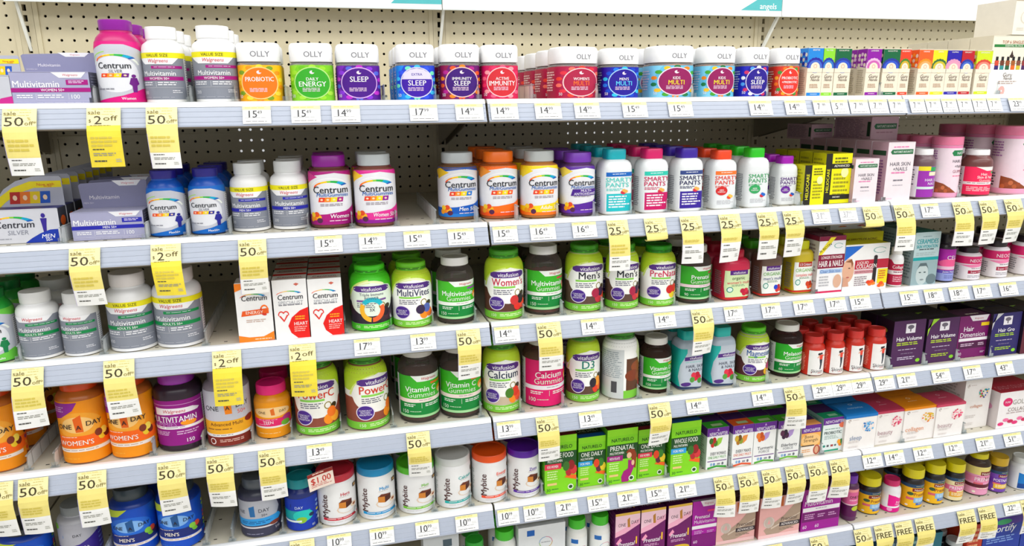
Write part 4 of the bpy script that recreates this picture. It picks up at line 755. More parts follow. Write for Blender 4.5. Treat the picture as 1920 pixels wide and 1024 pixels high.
# ------------------------------------------------------------------ third shelf
bottle(3, -62, 34, 535, 690, 'tablet', '2a9a3c', '1c7a3a', centrum_silver('6cc04a', '1a7a4a', 'Adults'), 'silver and green tablet bottle cut by left edge', nb=2, wrap=190)
bottle(3, 29, 117, 538, 680, 'pill', 'ececec', 'e6e6e4', wag_pill(GRN, 'ADULTS 50+', False, '220'), 'white multivitamin bottle with green band, leftmost smaller one', nb=1, gap=.03)
bottle(3, 111, 190, 540, 672, 'pill', 'ececec', 'e6e6e4', wag_pill(GRN, 'ADULTS 50+', False, '220'), 'white multivitamin bottle with green band, right smaller one', rot=-10)
bottle(3, 197, 292, 503, 664, 'pill', 'ececec', 'e8e2e0', wag_pill(GRN, 'ADULTS 50+', True, '400'), 'large white value size bottle with green band, left one')
bottle(3, 285, 382, 494, 656, 'pill', 'ececec', 'e8e2e0', wag_pill(GRN, 'ADULTS 50+', True, '400'), 'large white value size bottle with green band, right one', rot=-8)
F_en = [('p', [(0, .86), (.5, .97), (1, 1), (0, 1)], 'f0862a')]+[('a', .48, .74, .36, .02, .1, 165, 25, .35, RB), ('t', .52, .745, .09, 'Centrum', '26262e', .72, {'b': 1, 'it': .08}), ('p', [(.12, .44), (.9, .47), (.9, .56), (.16, .53)], 'e0602a'), ('t', .5, .5, .05, 'ENERGY', 'f8e8dc', .5, B_), ('a', .78, .53, .1, .03, .05, 0, 300, 1.4, ['f0762a', 'c83a2a']), ('l', .25, .32, .85, .38, 2, 'c8b0a4'), ('p', [(0, 0), (1, 0), (1, .16), (.7, .08), (.3, .08), (0, .12)], 'f0862a'), ('l', .45, .02, .95, .05, 1, 'f8dcc0')]
box(3, 443, 511, 530, 643, .045, {'F': ('f2f1f0', F_en), 'L': ('e8742a', []), 'T': ('c8c0b8', []), 'R': ('d8d4d0', [])}, 'white energy multivitamin carton with orange base')
def heart(): return {'F': ('f2f1f0', [('a', .46, .74, .36, .02, .1, 165, 25, .35, RB), ('t', .5, .71, .085, 'Centrum', '26262e', .74, {'b': 1, 'it': .08}), ('t', .5, .615, .055, 'SPECIALIST', 'a8aab0', .78, {'it': .1}), ('l', .15, .55, .85, .585, 1, '8a8a90'), ('p', [(1, .52), (.75, .47), (.5, .36), (.38, .22), (.45, .1), (.65, 0), (1, 0)], 'd8241e'), ('t', .76, .25, .055, 'HEART', 'f6ecea', .4, B_), ('l', .6, .3, .95, .38, 2, 'f0a82a'), ('l', .55, .1, .95, .2, 3, 'f0b0a8'), ('a', .2, .42, .075, .03, .03, 20, 200, 1.2, ['d8342a']), ('a', .34, .42, .075, .03, .03, -20, 160, 1.2, ['d8342a']), ('p', [(.13, .40), (.18, .40), (.28, .32), (.27, .29)], 'd8342a'), ('p', [(.41, .41), (.36, .41), (.27, .32), (.27, .29)], 'd8342a'), ('p', [(.62, .92), (.7, .89), (.78, .92), (.7, .94)], 'c86a5a')]),
    'T': ('d8d4cc', [('r', 0, .7, 1, 1, 'b8241c'), ('t', .5, .42, .2, 'Centrum', '6a5a54', .7, B_), ('r', .1, .18, .9, .24, 'b83a2a')]), 'R': ('b8b4b0', [('r', 0, 0, 1, .4, 'c83024')]), 'L': ('c8c4c0', [])}
box(3, 513, 578, 524, 636, .05, heart(), 'white and red heart multivitamin carton, left stack', nb=3)
box(3, 579, 643, 522, 633, .05, heart(), 'white and red heart multivitamin carton, right stack', nb=3)
VF = dict(name='gummy_bottle', wrap=178, captext=[('l', -.45, .1, 1.45, .9, 2, '24561a')])
tri = vitaf('Triple', '6a6a80', ['3a2a30', '4a2a3a', '2a2028'], body='e8f4e4', leaf='4cc02c', seal=False, nh=.055, win='2e2a34', lower='4ec030')
tri = (tri[0], [e for e in tri[1] if not (e[0] == 't' and e[4] == 'Triple') and not (e[0] == 'r')]+[('t', .5, .66, .05, 'Triple Immune', '5a5a70', .84), ('t', .5, .59, .05, 'POWER', '5a5a70', .46), ('p', [(.16, .52), (.82, .54), (.82, .575), (.16, .555)], '7a5a94')]+[('a', .5, .38, .22, .1, .1, a, a+112, 1, [c]) for a, c in ((30, '2ab4c4'), (150, 'f0b83a'), (270, 'e86a3a'))]+[('t', .5, .38, .055, '3X', '4a4a5a', .2, B_)])
bottle(3, 655, 734, 487, 624, 'sleeve', '4cc02c', '4cc42c', tri, 'bright green triple immune gummy bottle with green cap', nb=1, **VF)
bottle(3, 733, 810, 482, 617, 'sleeve', 'c8d84a', '6cba2c', vitaf('MultiVites', '3a3a5a', ['f0922a', 'e87a2a', '5a6ab0', '3a2a4a'], win=None), 'lime and white gummy bottle with orange fruit, MultiVites', nb=1, **VF)
WG = dict(name='gummy_bottle', bk='clear', wrap=176)
bottle(3, 817, 889, 474, 608, 'clear', '8a8078', 'eceae6', wag_gum('4ab52e', '12803a', 'Multivitamin', 'Gummies', '150'), 'clear gummy bottle, green adult multivitamin label, white cap', fill=('5a3428', .58), nb=1, **WG)
bottle(3, 907, 982, 459, 601, 'sleeve', 'c0cf3a', '4a9c26', vitaf("Women's", 'c02a4a', ['d8342a', 'e0523a', '2a2028', 'c83a3a'], win='5a3a30'), 'lime gummy bottle with strawberries and red Women\'s lettering', **VF)
bottle(3, 982, 1054, 453, 591, 'clear', '8a8078', 'eae8e4', wag_gum('3fae2c', '12803a', 'Multivitamin', 'Gummies', '150', pill='c83a4a', dotc='c83a4a'), 'clear gummy bottle, green women multivitamin label, red gummies', fill=('b04a44', .6), nb=1, **WG)
mens = lambda: vitaf("Men's", '23262e', ['c83a4a', 'd8523a', '3a2440', 'a82a4a'], win='5c463c')
bottle(3, 1058, 1131, 450, 586, 'sleeve', 'c8d68a', '4a9c26', mens(), "lime gummy bottle with berries and black Men's lettering, left one", **VF)
bottle(3, 1134, 1198, 450, 581, 'sleeve', 'c8d68a', '4a9c26', mens(), "lime gummy bottle with berries and black Men's lettering, right one", nb=1, **VF)
bottle(3, 1199, 1267, 452, 576, 'sleeve', 'c0cf3a', '2f9020', vitaf('PreNatal', 'c8305a', ['ecd03a', 'f0e06a', 'd83a2a', 'c82a2a'], win=None), 'lime gummy bottle with lemon and pink PreNatal lettering', nb=1, **VF)
bottle(3, 1266, 1333, 453, 571, 'clear', '8a8078', 'eae8e4', wag_gum('3aa22c', '128034', 'Prenatal', 'Gummies', '90', pill='b83a4a', lw_='f4dce4'), 'clear gummy bottle with green prenatal label, white cap', fill=('8a4a34', .6), nb=2, **WG)
def orgj(base, l1, l1c, l2, l2c, logo, frt, panel='f2f4ee', brand='vitafusion'):
    return (base, [('p', [(.05, .06), (.95, .06), (1.02, .4), (1.0, .9), (.0, .9), (-.02, .4)], panel), ('r', .18, .76, .86, .9, logo), ('t', .52, .83, .075, brand, 'f0e8f4', .56, B_), ('t', .5, .66, .10, l1, l1c, .86), ('t', .52, .52, .09, l2, l2c, .86), ('l', .25, .38, .8, .45, 2, '6a8a6a'), ('e', .2, .30, .12, .09, '2a8a7a'), ('e', .2, .30, .09, .065, 'e0ece4')]+fruit(.75, .16, .15, frt)+[('r', -.5, 0, 1.5, .05, 'c8342a'), ('l', -.55, .1, -.12, .85, 12, '8a8a8a')])
OJ = dict(name='gummy_jar', cat='jar', lw=.94, lz=(.03, .68), wrap=0)
bottle(3, 1333, 1406, 462, 564, 'smart', 'c22a4c', 'b82440', orgj('b8284a', 'organic', '2a4a2a', "women's multi", 'd83a5a', '5a2a80', ['c0203a', 'a81a34', 'c83048', 'b02040'], 'd8e8b8'), 'square crimson organic gummy jar with cherries', nb=2, depth=1.0, **OJ)
bottle(3, 1406, 1466, 455, 557, 'smart', '6c5448', '52b82a', orgj('6a5044', 'ORGANIC', '6ab04a', "men's multi", '2a3a7a', '5a2a80', ['c83a3a', 'd8523a', 'a82a3a', '2a4ac0']), 'square green capped organic gummy jar', nb=2, depth=1.0, **OJ)
bottle(3, 1466, 1525, 447, 551, 'smart', 'c0ac2c', 'c8c81e', orgj('d8cc3a', 'ORGANIC', '7ab04a', 'complete multi', 'd84a4a', 'a83a24', ['d8502a', 'e0702a', 'a8341c', 'c84a2a'], brand="L'il Critters"), 'square yellow capped organic gummy jar', nb=2, depth=1.0, **OJ)
F_hn = [('r', 0, .92, 1, 1, '7a1a3c'), ('p', [(.02, .62), (.02, .72), (.42, .98), (.62, .98)], 'e8d83a'), ('t', .24, .80, .045, '3x BIOTIN', '3a3420', .5, {'rot': 33, 'b': 1}), ('a', .74, .83, .16, .03, .03, 20, 330, .5, ['8ab8b0']), ('r', 0, .44, 1, .68, '7c1638'), ('t', .52, .63, .05, 'LONGER STRONGER', 'f4e8e8', .8, B_), ('t', .5, .52, .105, 'HAIR & NAILS', 'f6f2f0', .92, B_), ('r', .1, .35, .95, .42, 'a8c0e0'), ('t', .5, .385, .05, 'Clear Skin too', '3a5a9a', .76), ('l', .1, .1, .5, .3, 4, 'b8b8bc'), ('e', .8, .2, .16, .12, 'd8b098'), ('r', 0, 0, 1, .035, 'c82a5a')]
box(3, 1533, 1582, 443, 549, .05, {'F': ('eeedee', F_hn), 'L': ('c4beba', [('l', .1, .1, .9, .85, 12, '8a7a7a'), ('r', 0, .92, 1, 1, '6a1434')]), 'T': ('5a1a34', [('l', .1, .2, .9, .8, 3, 'b08a94')]), 'R': ('c4beba', [])}, 'white and maroon hair and nails carton with yellow corner ribbon', nb=1)
F_lc = [('p', [(0, .66), (.4, .97), (0, .97)], '2a6ac0'), ('a', .78, .86, .14, .02, .02, 20, 330, .4, ['7ab0a8']), ('r', .24, .46, 1, .66, 'b02a40'), ('t', .42, .60, .06, 'LIQUID', 'f4e4e0', .28, B_), ('t', .50, .52, .085, 'COLLAGEN', 'f6f2f0', .46, B_), ('r', .24, .36, .7, .44, 'd8a0a8'), ('t', .46, .40, .04, 'SKIN REVITALIZATION', '8a4a54', .4), ('e', .1, .45, .13, .26, 'dcae94'), ('p', [(0, .1), (.14, .1), (.1, .3), (0, .3)], 'd0a088'), ('e', .12, .5, .025, .012, '4a3028'), ('p', [(.02, .64), (.16, .70), (.2, .6), (.18, .5), (.15, .62)], '8a5a3c'), ('e', .1, .3, .035, .014, 'b05a54'), ('l', .26, .08, .54, .3, 5, '9a8a90'), ('r', .66, .1, .74, .72, '2a2226'), ('e', .7, .72, .04, .03, '2a2226'), ('r', .78, .12, 1, .44, 'e6d62a'), ('l', .8, .2, .97, .4, 4, 'c84a3a')]+fruit(.62, .12, .08, ['e8742a', 'ec8a3a', 'e05a2a', 'd84a2a'])+fruit(.84, .07, .08, ['e8642a', 'f08a3a', 'e05a2a'])
box(3, 1582, 1665, 458, 546, .045, {'F': ('f0efee', F_lc), 'L': ('d8d0cc', []), 'T': ('c8c01e', []), 'R': ('d8d0cc', [])}, 'wide white liquid collagen carton with blue corner and woman photo')
box(3, 1576, 1652, 436, None, .045, {'F': ('d2cc22', [('t', .45, .86, .05, 'THE EFFECTS OF AGING', '6a3a1c', .8, B_), ('l', .1, .7, .9, .8, 1, '8a6a1c')]), 'T': ('b8b21c', []), 'L': ('a8a41c', [])}, 'yellow topped carton standing behind the liquid collagen carton', extra=.06, header=(.16, 'ecebea', fruit(.25, .4, .1, ['d8742a', 'c84a2a', 'e8a05a'])+fruit(.72, .4, .1, ['b84a2a', 'e88a4a', 'c83a2a']), [(0, 0), (1, 0), (1, .8), (.95, 1), (.05, 1), (0, .8)]))
bottle(3, 1664, 1694, 462, 539, 'pill', 'eeeeee', 'e8e6e2', ('b02246', [('p', [(-.1, 1), (.9, 1), (.75, .84), (.1, .84)], 'f2f0ee'), ('t', .42, .72, .12, 'Collagen', 'f6ecec', .8, B_), ('r', -.9, .42, 1.9, .58, 'f0e8e8'), ('l', .1, .46, .9, .54, 1, '8a5a6a'), ('l', .1, .1, .9, .34, 3, 'e8b8c4')]), 'small white collagen bottle with crimson label', lz=(.04, .7))
box(3, 1700, 1716, 432, None, .12, {'F': ('b8bab8', [('l', .1, .1, .9, .9, 10, '8a8e8c')]), 'L': ('a8aca8', [('l', .05, .1, .95, .9, 14, '888c88')]), 'T': ('2a5a4a', [])}, 'grey cartons end standing behind small collagen bottle', extra=.08)
F_ce = [('l', .3, .9, .7, .93, 1, '8aa0a4'), ('t', .5, .83, .085, 'CERAMIDES', '1f9aa0', .84, B_), ('t', .5, .735, .06, 'SKIN HYDRATION', '1f9aa0', .84, B_), ('l', .2, .65, .85, .69, 1, '4a5a5e'), ('l', .1, .55, .9, .62, 2, 'a8b8ba'), ('r', 0, .47, 1, .53, '1a9a9c'), ('r', 0, 0, 1, .46, '9ab0b4'), ('e', .42, .2, .24, .2, 'c0cccc'), ('p', [(.2, .3), (.3, .42), (.55, .42), (.66, .3), (.55, .36), (.3, .36)], '5a6a6e'), ('e', .33, .24, .05, .012, '4a5a5e'), ('e', .52, .24, .05, .012, '4a5a5e'), ('e', .43, .1, .08, .016, '8a9496'), ('e', .8, .1, .2, .1, '6a7c80')]
box(3, 1712, 1759, 436, 536, .05, {'F': ('b8ccce', F_ce), 'L': ('9aaeb0', [('l', .1, .1, .9, .9, 14, '6a7e82')]), 'T': ('1e6a5e', []), 'R': ('9aaeb0', [])}, 'grey and teal ceramides carton with woman face', nb=2)
bottle(3, 1753, 1792, 436, 531, 'pill', '2a2228', '1e1a1e', ('d83a94', [('r', -.9, .62, 1.9, 1, 'a82aa0'), ('e', .5, .56, .6, .14, 'f0689c'), ('t', .55, .74, .12, 'CELL', 'f4ecf4', .8), ('r', -.9, 0, 1.9, .34, '9aa4d8'), ('r', -.9, .24, 1.9, .34, '6a5ab0'), ('t', .5, .29, .06, 'Joint Mobility', 'ece8f4', .8), ('l', .2, .06, .8, .18, 3, '6a70a8'), ('r', -.9, .36, 1.9, .46, 'ecc8dc')]), 'dark collagen bottle with purple to pink label', lz=(.03, .7))
def neoc(): return ('ece8ea', [('r', -.9, .68, 1.9, 1, 'c82a6a'), ('p', [(-.1, .62), (1.2, .74), (1.2, .6), (.3, .52)], 'e88ab0'), ('t', .58, .82, .13, 'NEOCELL', 'f6ecf2', .86), ('l', .3, .44, .9, .5, 1, '8a7a84'), ('r', .2, .26, 1.2, .4, '9a1c40'), ('t', .6, .33, .08, 'Super Collagen', 'f0e0e4', .7), ('l', .2, .06, .85, .18, 2, 'a8a4ac'), ('l', -.5, .1, -.1, .55, 6, '8a8a90')])
NC = dict(lz=(.02, .74), wrap=178)
bottle(3, 1786, 1841, 458, 528, 'tub', 'dcd4d8', '221c20', neoc(), 'pink and white collagen tub with black cap, left of three', nb=2, **NC)
bottle(3, 1840, 1893, 446, 522, 'tub', 'dcd4d8', '221c20', neoc(), 'pink and white collagen tub with black cap, middle of three', nb=2, **NC)
bottle(3, 1893, 1948, 437, 517, 'tub', 'dcd4d8', '221c20', neoc(), 'pink and white collagen tub with black cap, right of three', nb=2, **NC)

PK_TOP = at(1926, 66, -D+.03)

# ------------------------------------------------------------------ fourth shelf
OD = ['7a2a1c', 'd84a2a', 'e8a02a', '8a3a6a', '4a2a1c']
def womens(): return oad('e8921a', 'eca43a', 'f2c680', "WOMEN'S", [('p', [(-.3, .98), (.55, .98), (.45, .86), (.2, .74), (-.3, .66)], '8a2a90'), ('l', -.1, .82, .3, .92, 3, 'c8a0d0')], one='d8641c', frt=['e8c83a', '6a2a1c', 'f0d860', '7a3420'], side=OD)
WO = dict(name='gummy_bottle', wrap=180, lw=1.1)
bottle(4, -60, 46, 700, 888, 'tub', 'b8682a', 'd8501c', womens(), 'large orange gummy bottle cut by left edge', nb=2, gap=.02, **WO)
bottle(4, 104, 207, 686, 871, 'tub', 'b0642a', 'd8501c', womens(), 'large orange womens gummy bottle, left of the pair', **WO)
bottle(4, 197, 292, 680, 861, 'tub', 'b0642a', 'd8501c', womens(), 'large orange womens gummy bottle, right of the pair', rot=-8, **WO)
wp = ('8e1a80', [('r', -.3, .90, 1.3, .91, 'd8a8d4'), ('p', [(.12, .68), (.95, .72), (1.0, .76), (.85, .82), (.12, .84)], 'f4eef2'), ('t', .5, .765, .07, 'Walgreens', 'c8444e', .6, {'it': .25}), ('t', .45, .585, .125, 'MULTIVITAMIN', 'f6f0f6', .92, B_), ('t', .28, .48, .09, 'GUMMIES', 'c88ac8', .52), ('e', .75, .49, .15, .06, 'f09a2a'), ('r', -.1, .37, 1.1, .43, 'f2ecf0'), ('l', .1, .385, .85, .415, 1, 'a890a8'), ('l', .05, .22, .4, .32, 3, 'd8b0d4'), ('l', .52, .22, .95, .32, 2, 'd8b0d4'), ('t', .75, .1, .08, '150', 'f4ecf4', .22, B_), ('r', 1.1, 0, 1.7, 1, 'e8e6e4'), ('l', 1.14, .06, 1.66, .92, 16, 'a0a09c')])
bottle(4, 287, 384, 676, 847, 'tub', '2a1a28', '9a3aa8', wp, 'dark purple multivitamin gummy bottle with lilac cap', lz=(.08, .66), rot=-4, name='gummy_bottle')
w50 = ('c4c4cc', [('r', -.9, .22, 1.9, .46, 'e8aa2a'), ('r', -.9, .17, 1.9, .22, 'eceaea'), ('l', .2, .185, .7, .205, 1, '6a6a6a'), ('r', -.9, 0, 1.9, .17, '7a2a1e'), ('t', .24, .69, .085, 'ONE', '2a2c34', .36), ('t', .85, .72, .085, 'DAY', '2a2c34', .36), ('p', [(.48, .82), (.62, .88), (.63, .58), (.5, .58)], 'e8861c'), ('t', .55, .69, .07, 'A', '2a2220', .12, B_), ('t', .82, .6, .07, '50+', 'e06a5a', .3), ('t', .5, .4, .06, 'Advanced Multi', '6a3a1c', .8), ('l', .1, .28, .7, .32, 1, '9a6a2a'), ('a', .2, .085, .06, .02, .02, 0, 360, 1, ['f0e4e0']), ('l', .35, .06, .9, .12, 2, 'd8b0a4'), ('e', 1.0, .42, .13, .06, '7a2a1e')])
bottle(4, 380, 471, 672, 839, 'tub', '8a8088', '7a7078', w50, 'silver and amber 50+ gummy bottle beside the pink capped one', lz=(.02, .74), name='gummy_bottle', wrap=178)
teen = ('e89a1e', [('e', .5, .72, .5, .14, 'f4d098'), ('t', .26, .72, .07, 'ONE', '3a2a20', .34), ('t', .78, .73, .07, 'DAY', '3a2a20', .34), ('p', [(.47, .8), (.56, .84), (.58, .64), (.49, .64)], 'd8702a'), ('r', -.05, .32, 1.05, .54, 'd82a6a'), ('t', .4, .44, .08, 'TEEN', 'f8e8f0', .42, B_), ('l', .15, .49, .7, .52, 1, 'f4b8d0'), ('l', .15, .36, .5, .39, 1, 'f4b8d0'), ('r', -.05, .28, 1.0, .33, 'f2ece8'), ('e', .9, .52, .14, .08, 'a83a7a'), ('e', .84, .38, .13, .08, '6aa83a'), ('l', .15, .1, .7, .14, 1, 'f4cc8a')])
bottle(4, 475, 546, 705, 823, 'round', 'e0941e', 'e8287e', teen, 'small orange teen gummy bottle with hot pink cap', nb=1, lz=(.02, .7), name='gummy_bottle', wrap=178)
powc = lambda: vitaf('PowerC', 'c8402a', ['f0922a', 'f0a83a', 'e8782a'], win='8a4c3c', body='f4f2ec')
bottle(4, 549, 636, 655, 818, 'sleeve', '9a6a52', '4a9c26', powc(), 'white and green PowerC gummy bottle, left one', **VF)
bottle(4, 645, 728, 648, 808, 'sleeve', '9a6a52', '4a9c26', powc(), 'white and green PowerC gummy bottle turned right, right one', rot=28, nb=1, gap=.02, **VF)
vc = lambda: wag_gum('3fae2c', '12803a', 'Vitamin C', 'Gummies', '150', pill='d8702a', dotc='f0962a', lw_='f4e4dc')
bottle(4, 745, 823, 637, 794, 'clear', '8a8078', 'e6e2dc', vc(), 'clear gummy bottle with green Vitamin C label, left one', fill=('8a4a3c', .64), nb=2, gap=.02, **WG)
bottle(4, 823, 902, 629, 785, 'clear', '8a8078', 'e6e2dc', vc(), 'clear gummy bottle with green Vitamin C label, right one', fill=('8a4a3c', .64), rot=-8, **WG)
bottle(4, 903, 976, 624, 776, 'sleeve', 'c0cf3a', '4a9c26', vitaf('Calcium', '23304a', ['f0922a', 'e85a3a', 'd8402a', '4a7a2a'], win='c8b8a0'), 'lime gummy bottle with peach fruit, Calcium lettering', rot=-6, **VF)
cg = wag_gum('d8206e', 'd8206e', 'Calcium', 'Gummies', '100', pill='5a3a9a', dotc='f0962a', lw_='f2eef2')
bottle(4, 978, 1058, 616, 765, 'clear', '9a7a6a', 'e6e2dc', (cg[0], [e for e in cg[1] if e != ('r', -.6, 0, 1.7, .06, 'a8d8a0')]), 'clear gummy bottle with hot pink Calcium label', fill=('a8886a', .66), lz=(.02, .7), **WG)
bottle(4, 1060, 1125, 610, 756, 'sleeve', 'c0cf6a', '4a9c26', vitaf('D3', '147a6a', ['d8402a', 'e86a2a', 'f0a03a', '2a2430'], win='5c4438', nh=.13, serifw=.4), 'lime gummy bottle with teal D3 lettering', nb=1, gap=.03, **VF)
bottle(4, 1127, 1198, 606, 751, 'sleeve', 'd8d8d4', '3f9024', vitaf('D3', '147a6a', ['d8402a', 'e86a2a', 'f0a03a'], win='5c3a28', nh=.13)[0:1]+([('p', [(-.9, 0), (.42, 0), (.42, .86), (-.9, .86)], 'd0d4d4'), ('l', -.2, .35, .38, .82, 14, '9aa4a8'), ('r', .12, .1, .26, .3, '4a4a4e'), ('p', [(.48, .14), (1.9, .14), (1.9, .7), (.48, .7)], '5a3826'), ('e', .8, .55, .2, .1, '8a4a2a'), ('e', .65, .4, .2, .1, '7a3a22'), ('e', .95, .35, .2, .1, '8a4a2a'), ('p', [(.9, .98), (1.2, .98), (1.2, .4), (.9, .6), (.75, .8)], 'dce8b8'), ('r', .42, 0, 1.9, .14, '7cc242'), ('e', 1.2, .4, .16, .11, '4b2a86')]+fruit(.9, .14, .12, ['d8402a', 'e8803a', 'c8344a']),), 'white gummy bottle turned to show its fine print', **VF)
bottle(4, 1198, 1259, 622, 739, 'clear', '6a5248', 'e8e6e0', wag_gum('3fae2c', '12803a', 'Vitamin D', 'Gummies', '150', pill='e0a02a', dotc='f0c03a'), 'dark clear gummy bottle with green Vitamin D label', fill=('4a2a20', .66), nb=1, **WG)
def hsk(): return ('c4ccd6', [('p', [(-.9, 0), (.12, .02), (.0, .3), (.08, .6), (.3, .9), (.3, 1), (-.9, 1)], '2cb0a8'), ('p', [(.22, .80), (1.0, .82), (1.0, .73), (.22, .71)], '54307e'), ('t', .62, .768, .062, 'vitafusion', 'f0e8f4', .66, B_), ('l', .25, .645, .85, .675, 1, '8ad0c8'), ('t', .6, .565, .068, 'HAIR, SKIN', '3a3c50', .84), ('t', .6, .475, .068, '& NAILS', '3a3c50', .6)]+fruit(.62, .26, .14, ['d02a44', 'c82440', 'b81c38', 'd83a50', '4a8a3a', '5a9a44'])+[('e', .3, .12, .17, .05, '54307e'), ('p', [(-.9, 0), (1.9, 0), (1.9, .02), (.9, .02), (.3, .06), (-.9, .08)], '2a3a5a')])
bottle(4, 1256, 1318, 611, 732, 'smart', 'b8c4d0', '28b0a8', hsk(), 'teal capped hair skin nails gummy bottle, left one', nb=1, lz=(.02, .72), wrap=178, name='gummy_bottle')
bottle(4, 1317, 1379, 605, 726, 'smart', 'b8c4d0', '28b0a8', hsk(), 'teal capped hair skin nails gummy bottle, right one', nb=1, lz=(.02, .72), wrap=178, name='gummy_bottle')
bottle(4, 1378, 1442, 602, 719, 'sleeve', 'b8b89a', '5cba24', vitaf('Magnesium', '2a5a9a', ['e8b42a', 'f0c83a', 'a83a6a'], win='5a3230'), 'lime gummy bottle with blue Magnesium lettering', **VF)
bottle(4, 1441, 1505, 598, 709, 'clear', '6a5450', 'e8e6e0', wag_gum('30a82c', '12803a', 'Melatonin', 'Gummies', '60', pill='2aa8b4', dotc='3a3a5a'), 'dark clear gummy bottle with green Melatonin label', fill=('3a2420', .66), **WG)
SK = [(1500, 1547, 621, 706, 'first', 2), (1543, 1584, 617, 703, 'second', 2), (1581, 1621, 613, 699, 'third', 2), (1619, 1662, 609, 696, 'fourth', 2)]
for a, b, c, d, w, nb in SK: bottle(4, a, b, c, d, 'round', 'b8301f', 'c83a34', skinny(), 'small red bottle with slim woman figure, %s column' % w, nb=nb, gap=.001, rot=7, lz=(.02, .66), wrap=178)
def hairv(g, name, gcol, rib=None, tree=True):
    e = [('r', .38, .72, .68, .92, 'e8e4ea'), ('e', .53, .85, .1, .045, '6a6470'), ('r', .51, .75, .55, .83, '6a6470'), ('t', .52, .6, .085, name, 'f2eef4', .84, B_), ('l', .14, .44, .88, .52, 2, gcol), ('l', .2, .34, .85, .37, 1, 'c8bcd0'), ('l', .3, .26, .75, .28, 1, '9a8aa4'), ('l', .2, .12, .8, .2, 2, gcol if rib else 'c8bcd0'), ('e', .86, .1, .07, .04, '8ac83a')]
    if rib: e += [('p', [(0, .62), (0, .78), (.34, 1), (.14, 1)], rib)]
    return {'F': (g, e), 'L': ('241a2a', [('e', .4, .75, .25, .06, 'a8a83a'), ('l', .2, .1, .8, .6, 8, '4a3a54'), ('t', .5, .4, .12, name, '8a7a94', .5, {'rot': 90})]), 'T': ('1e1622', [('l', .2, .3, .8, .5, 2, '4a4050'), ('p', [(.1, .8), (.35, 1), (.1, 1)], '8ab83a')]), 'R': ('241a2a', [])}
HB = dict(name='supplement_carton')
box(4, 1673, 1732, 601, 685, .055, hairv('4a2450', 'Hair Volume', 'b0c83a'), 'dark plum Hair Volume carton, left one', nb=1, **HB)
box(4, 1737, 1795, 597, 678, .055, hairv('4a2450', 'Hair Volume', 'b0c83a', '9ac83a'), 'dark plum Hair Volume carton with lime corner, right one', nb=1, **HB)
hd = [('p', [(.3, 1), (.95, 1), (.88, .87), (.42, .87)], 'ece6ec'), ('t', .62, .93, .04, 'Walgreens', 'b85a6a', .36), ('r', .72, .74, 1, .82, 'e8c82a'), ('t', .33, .69, .11, 'Hair', 'f4eef4', .36, B_), ('t', .47, .55, .11, 'Dimension', 'f4eef4', .82), ('r', .04, .40, .98, .47, 'ece8ec'), ('r', .04, .22, .98, .38, '4a1440'), ('l', .12, .26, .6, .34, 2, 'd8c0d4'), ('l', .7, .26, .92, .34, 2, 'd8c0d4'), ('t', .12, .1, .07, '30', 'f0e4f0', .14), ('l', .8, .08, .95, .13, 2, 'd8c0d4')]
box(4, 1796, 1852, 592, 669, .055, {'F': ('741a62', hd), 'L': ('3a1234', []), 'T': ('4a2444', [('l', .3, .1, .8, .3, 1, 'd8d0c0')]), 'R': ('3a1234', [])}, 'bright plum Hair Dimension carton', **HB)
box(4, 1858, 1911, 587, 665, .055, hairv('2c2560', 'Hair Gro', 'a8c83a', 'c8c8cc'), 'navy Hair Gro carton with silver corner', nb=2, **HB)
box(4, 1918, 1968, 583, 660, .055, hairv('5a2030', 'Hair', 'e06a6a', 'c8c8cc'), 'dark red hair carton at right edge', nb=1, **HB)

# ------------------------------------------------------------------ fifth shelf
def mensb(): return oad('1550b8', '2a6ccc', '8ab8ec', "MEN'S", [('p', [(-.3, 1), (.5, 1), (.3, .86), (-.3, .78)], 'b8c83a')], tcol='1a2434', one='2a5a90', frt=['7ab83a', '3a2a4a', 'c8503a', '8ac84a'], band='1c2a70', side=['c83a7a', '3a8ad8', '8ac83a', 'd8d83a', 'd86a2a'])
MO = dict(name='gummy_bottle', wrap=180, lw=1.1)
bottle(5, -8, 104, 962, 1090, 'tub', '1a3a8a', '2a3038', mensb(), 'blue gummy bottle at bottom left corner', **MO)
m50 = ('b4b4bc', [('p', [(-.9, 0), (1.9, 0), (1.9, .7), (1.0, .62), (.6, .42), (.1, .36), (-.9, .34)], '3c2a86'), ('e', .05, .93, .12, .08, '8ac83a'), ('t', .26, .66, .075, '1', '2a7ac0', .1, B_), ('t', .58, .68, .07, 'DAY', '2a2c34', .44), ('t', .7, .3, .09, '50+', 'f0ecf4', .34, B_), ('l', .3, .12, .9, .2, 2, 'b8a8d8')]+[('p', [(1.05, .1+.13*i), (1.3, .12+.13*i), (1.3, .16+.13*i), (1.05, .14+.13*i)], '6a78c8') for i in range(5)])
bottle(5, 104, 190, 928, 1052, 'pill', 'c0c0c6', '8e9294', m50, 'silver and violet 50+ bottle with grey cap', lz=(.03, .72), wrap=178)
bottle(5, 203, 296, 893, 1042, 'tub', '1a3a8a', '39434a', mensb(), 'large blue mens gummy bottle, left of the pair', nb=1, **MO)
bottle(5, 291, 380, 884, 1034, 'tub', '1a3a8a', '39434a', mensb(), 'large blue mens gummy bottle, right of the pair', rot=-5, **MO)
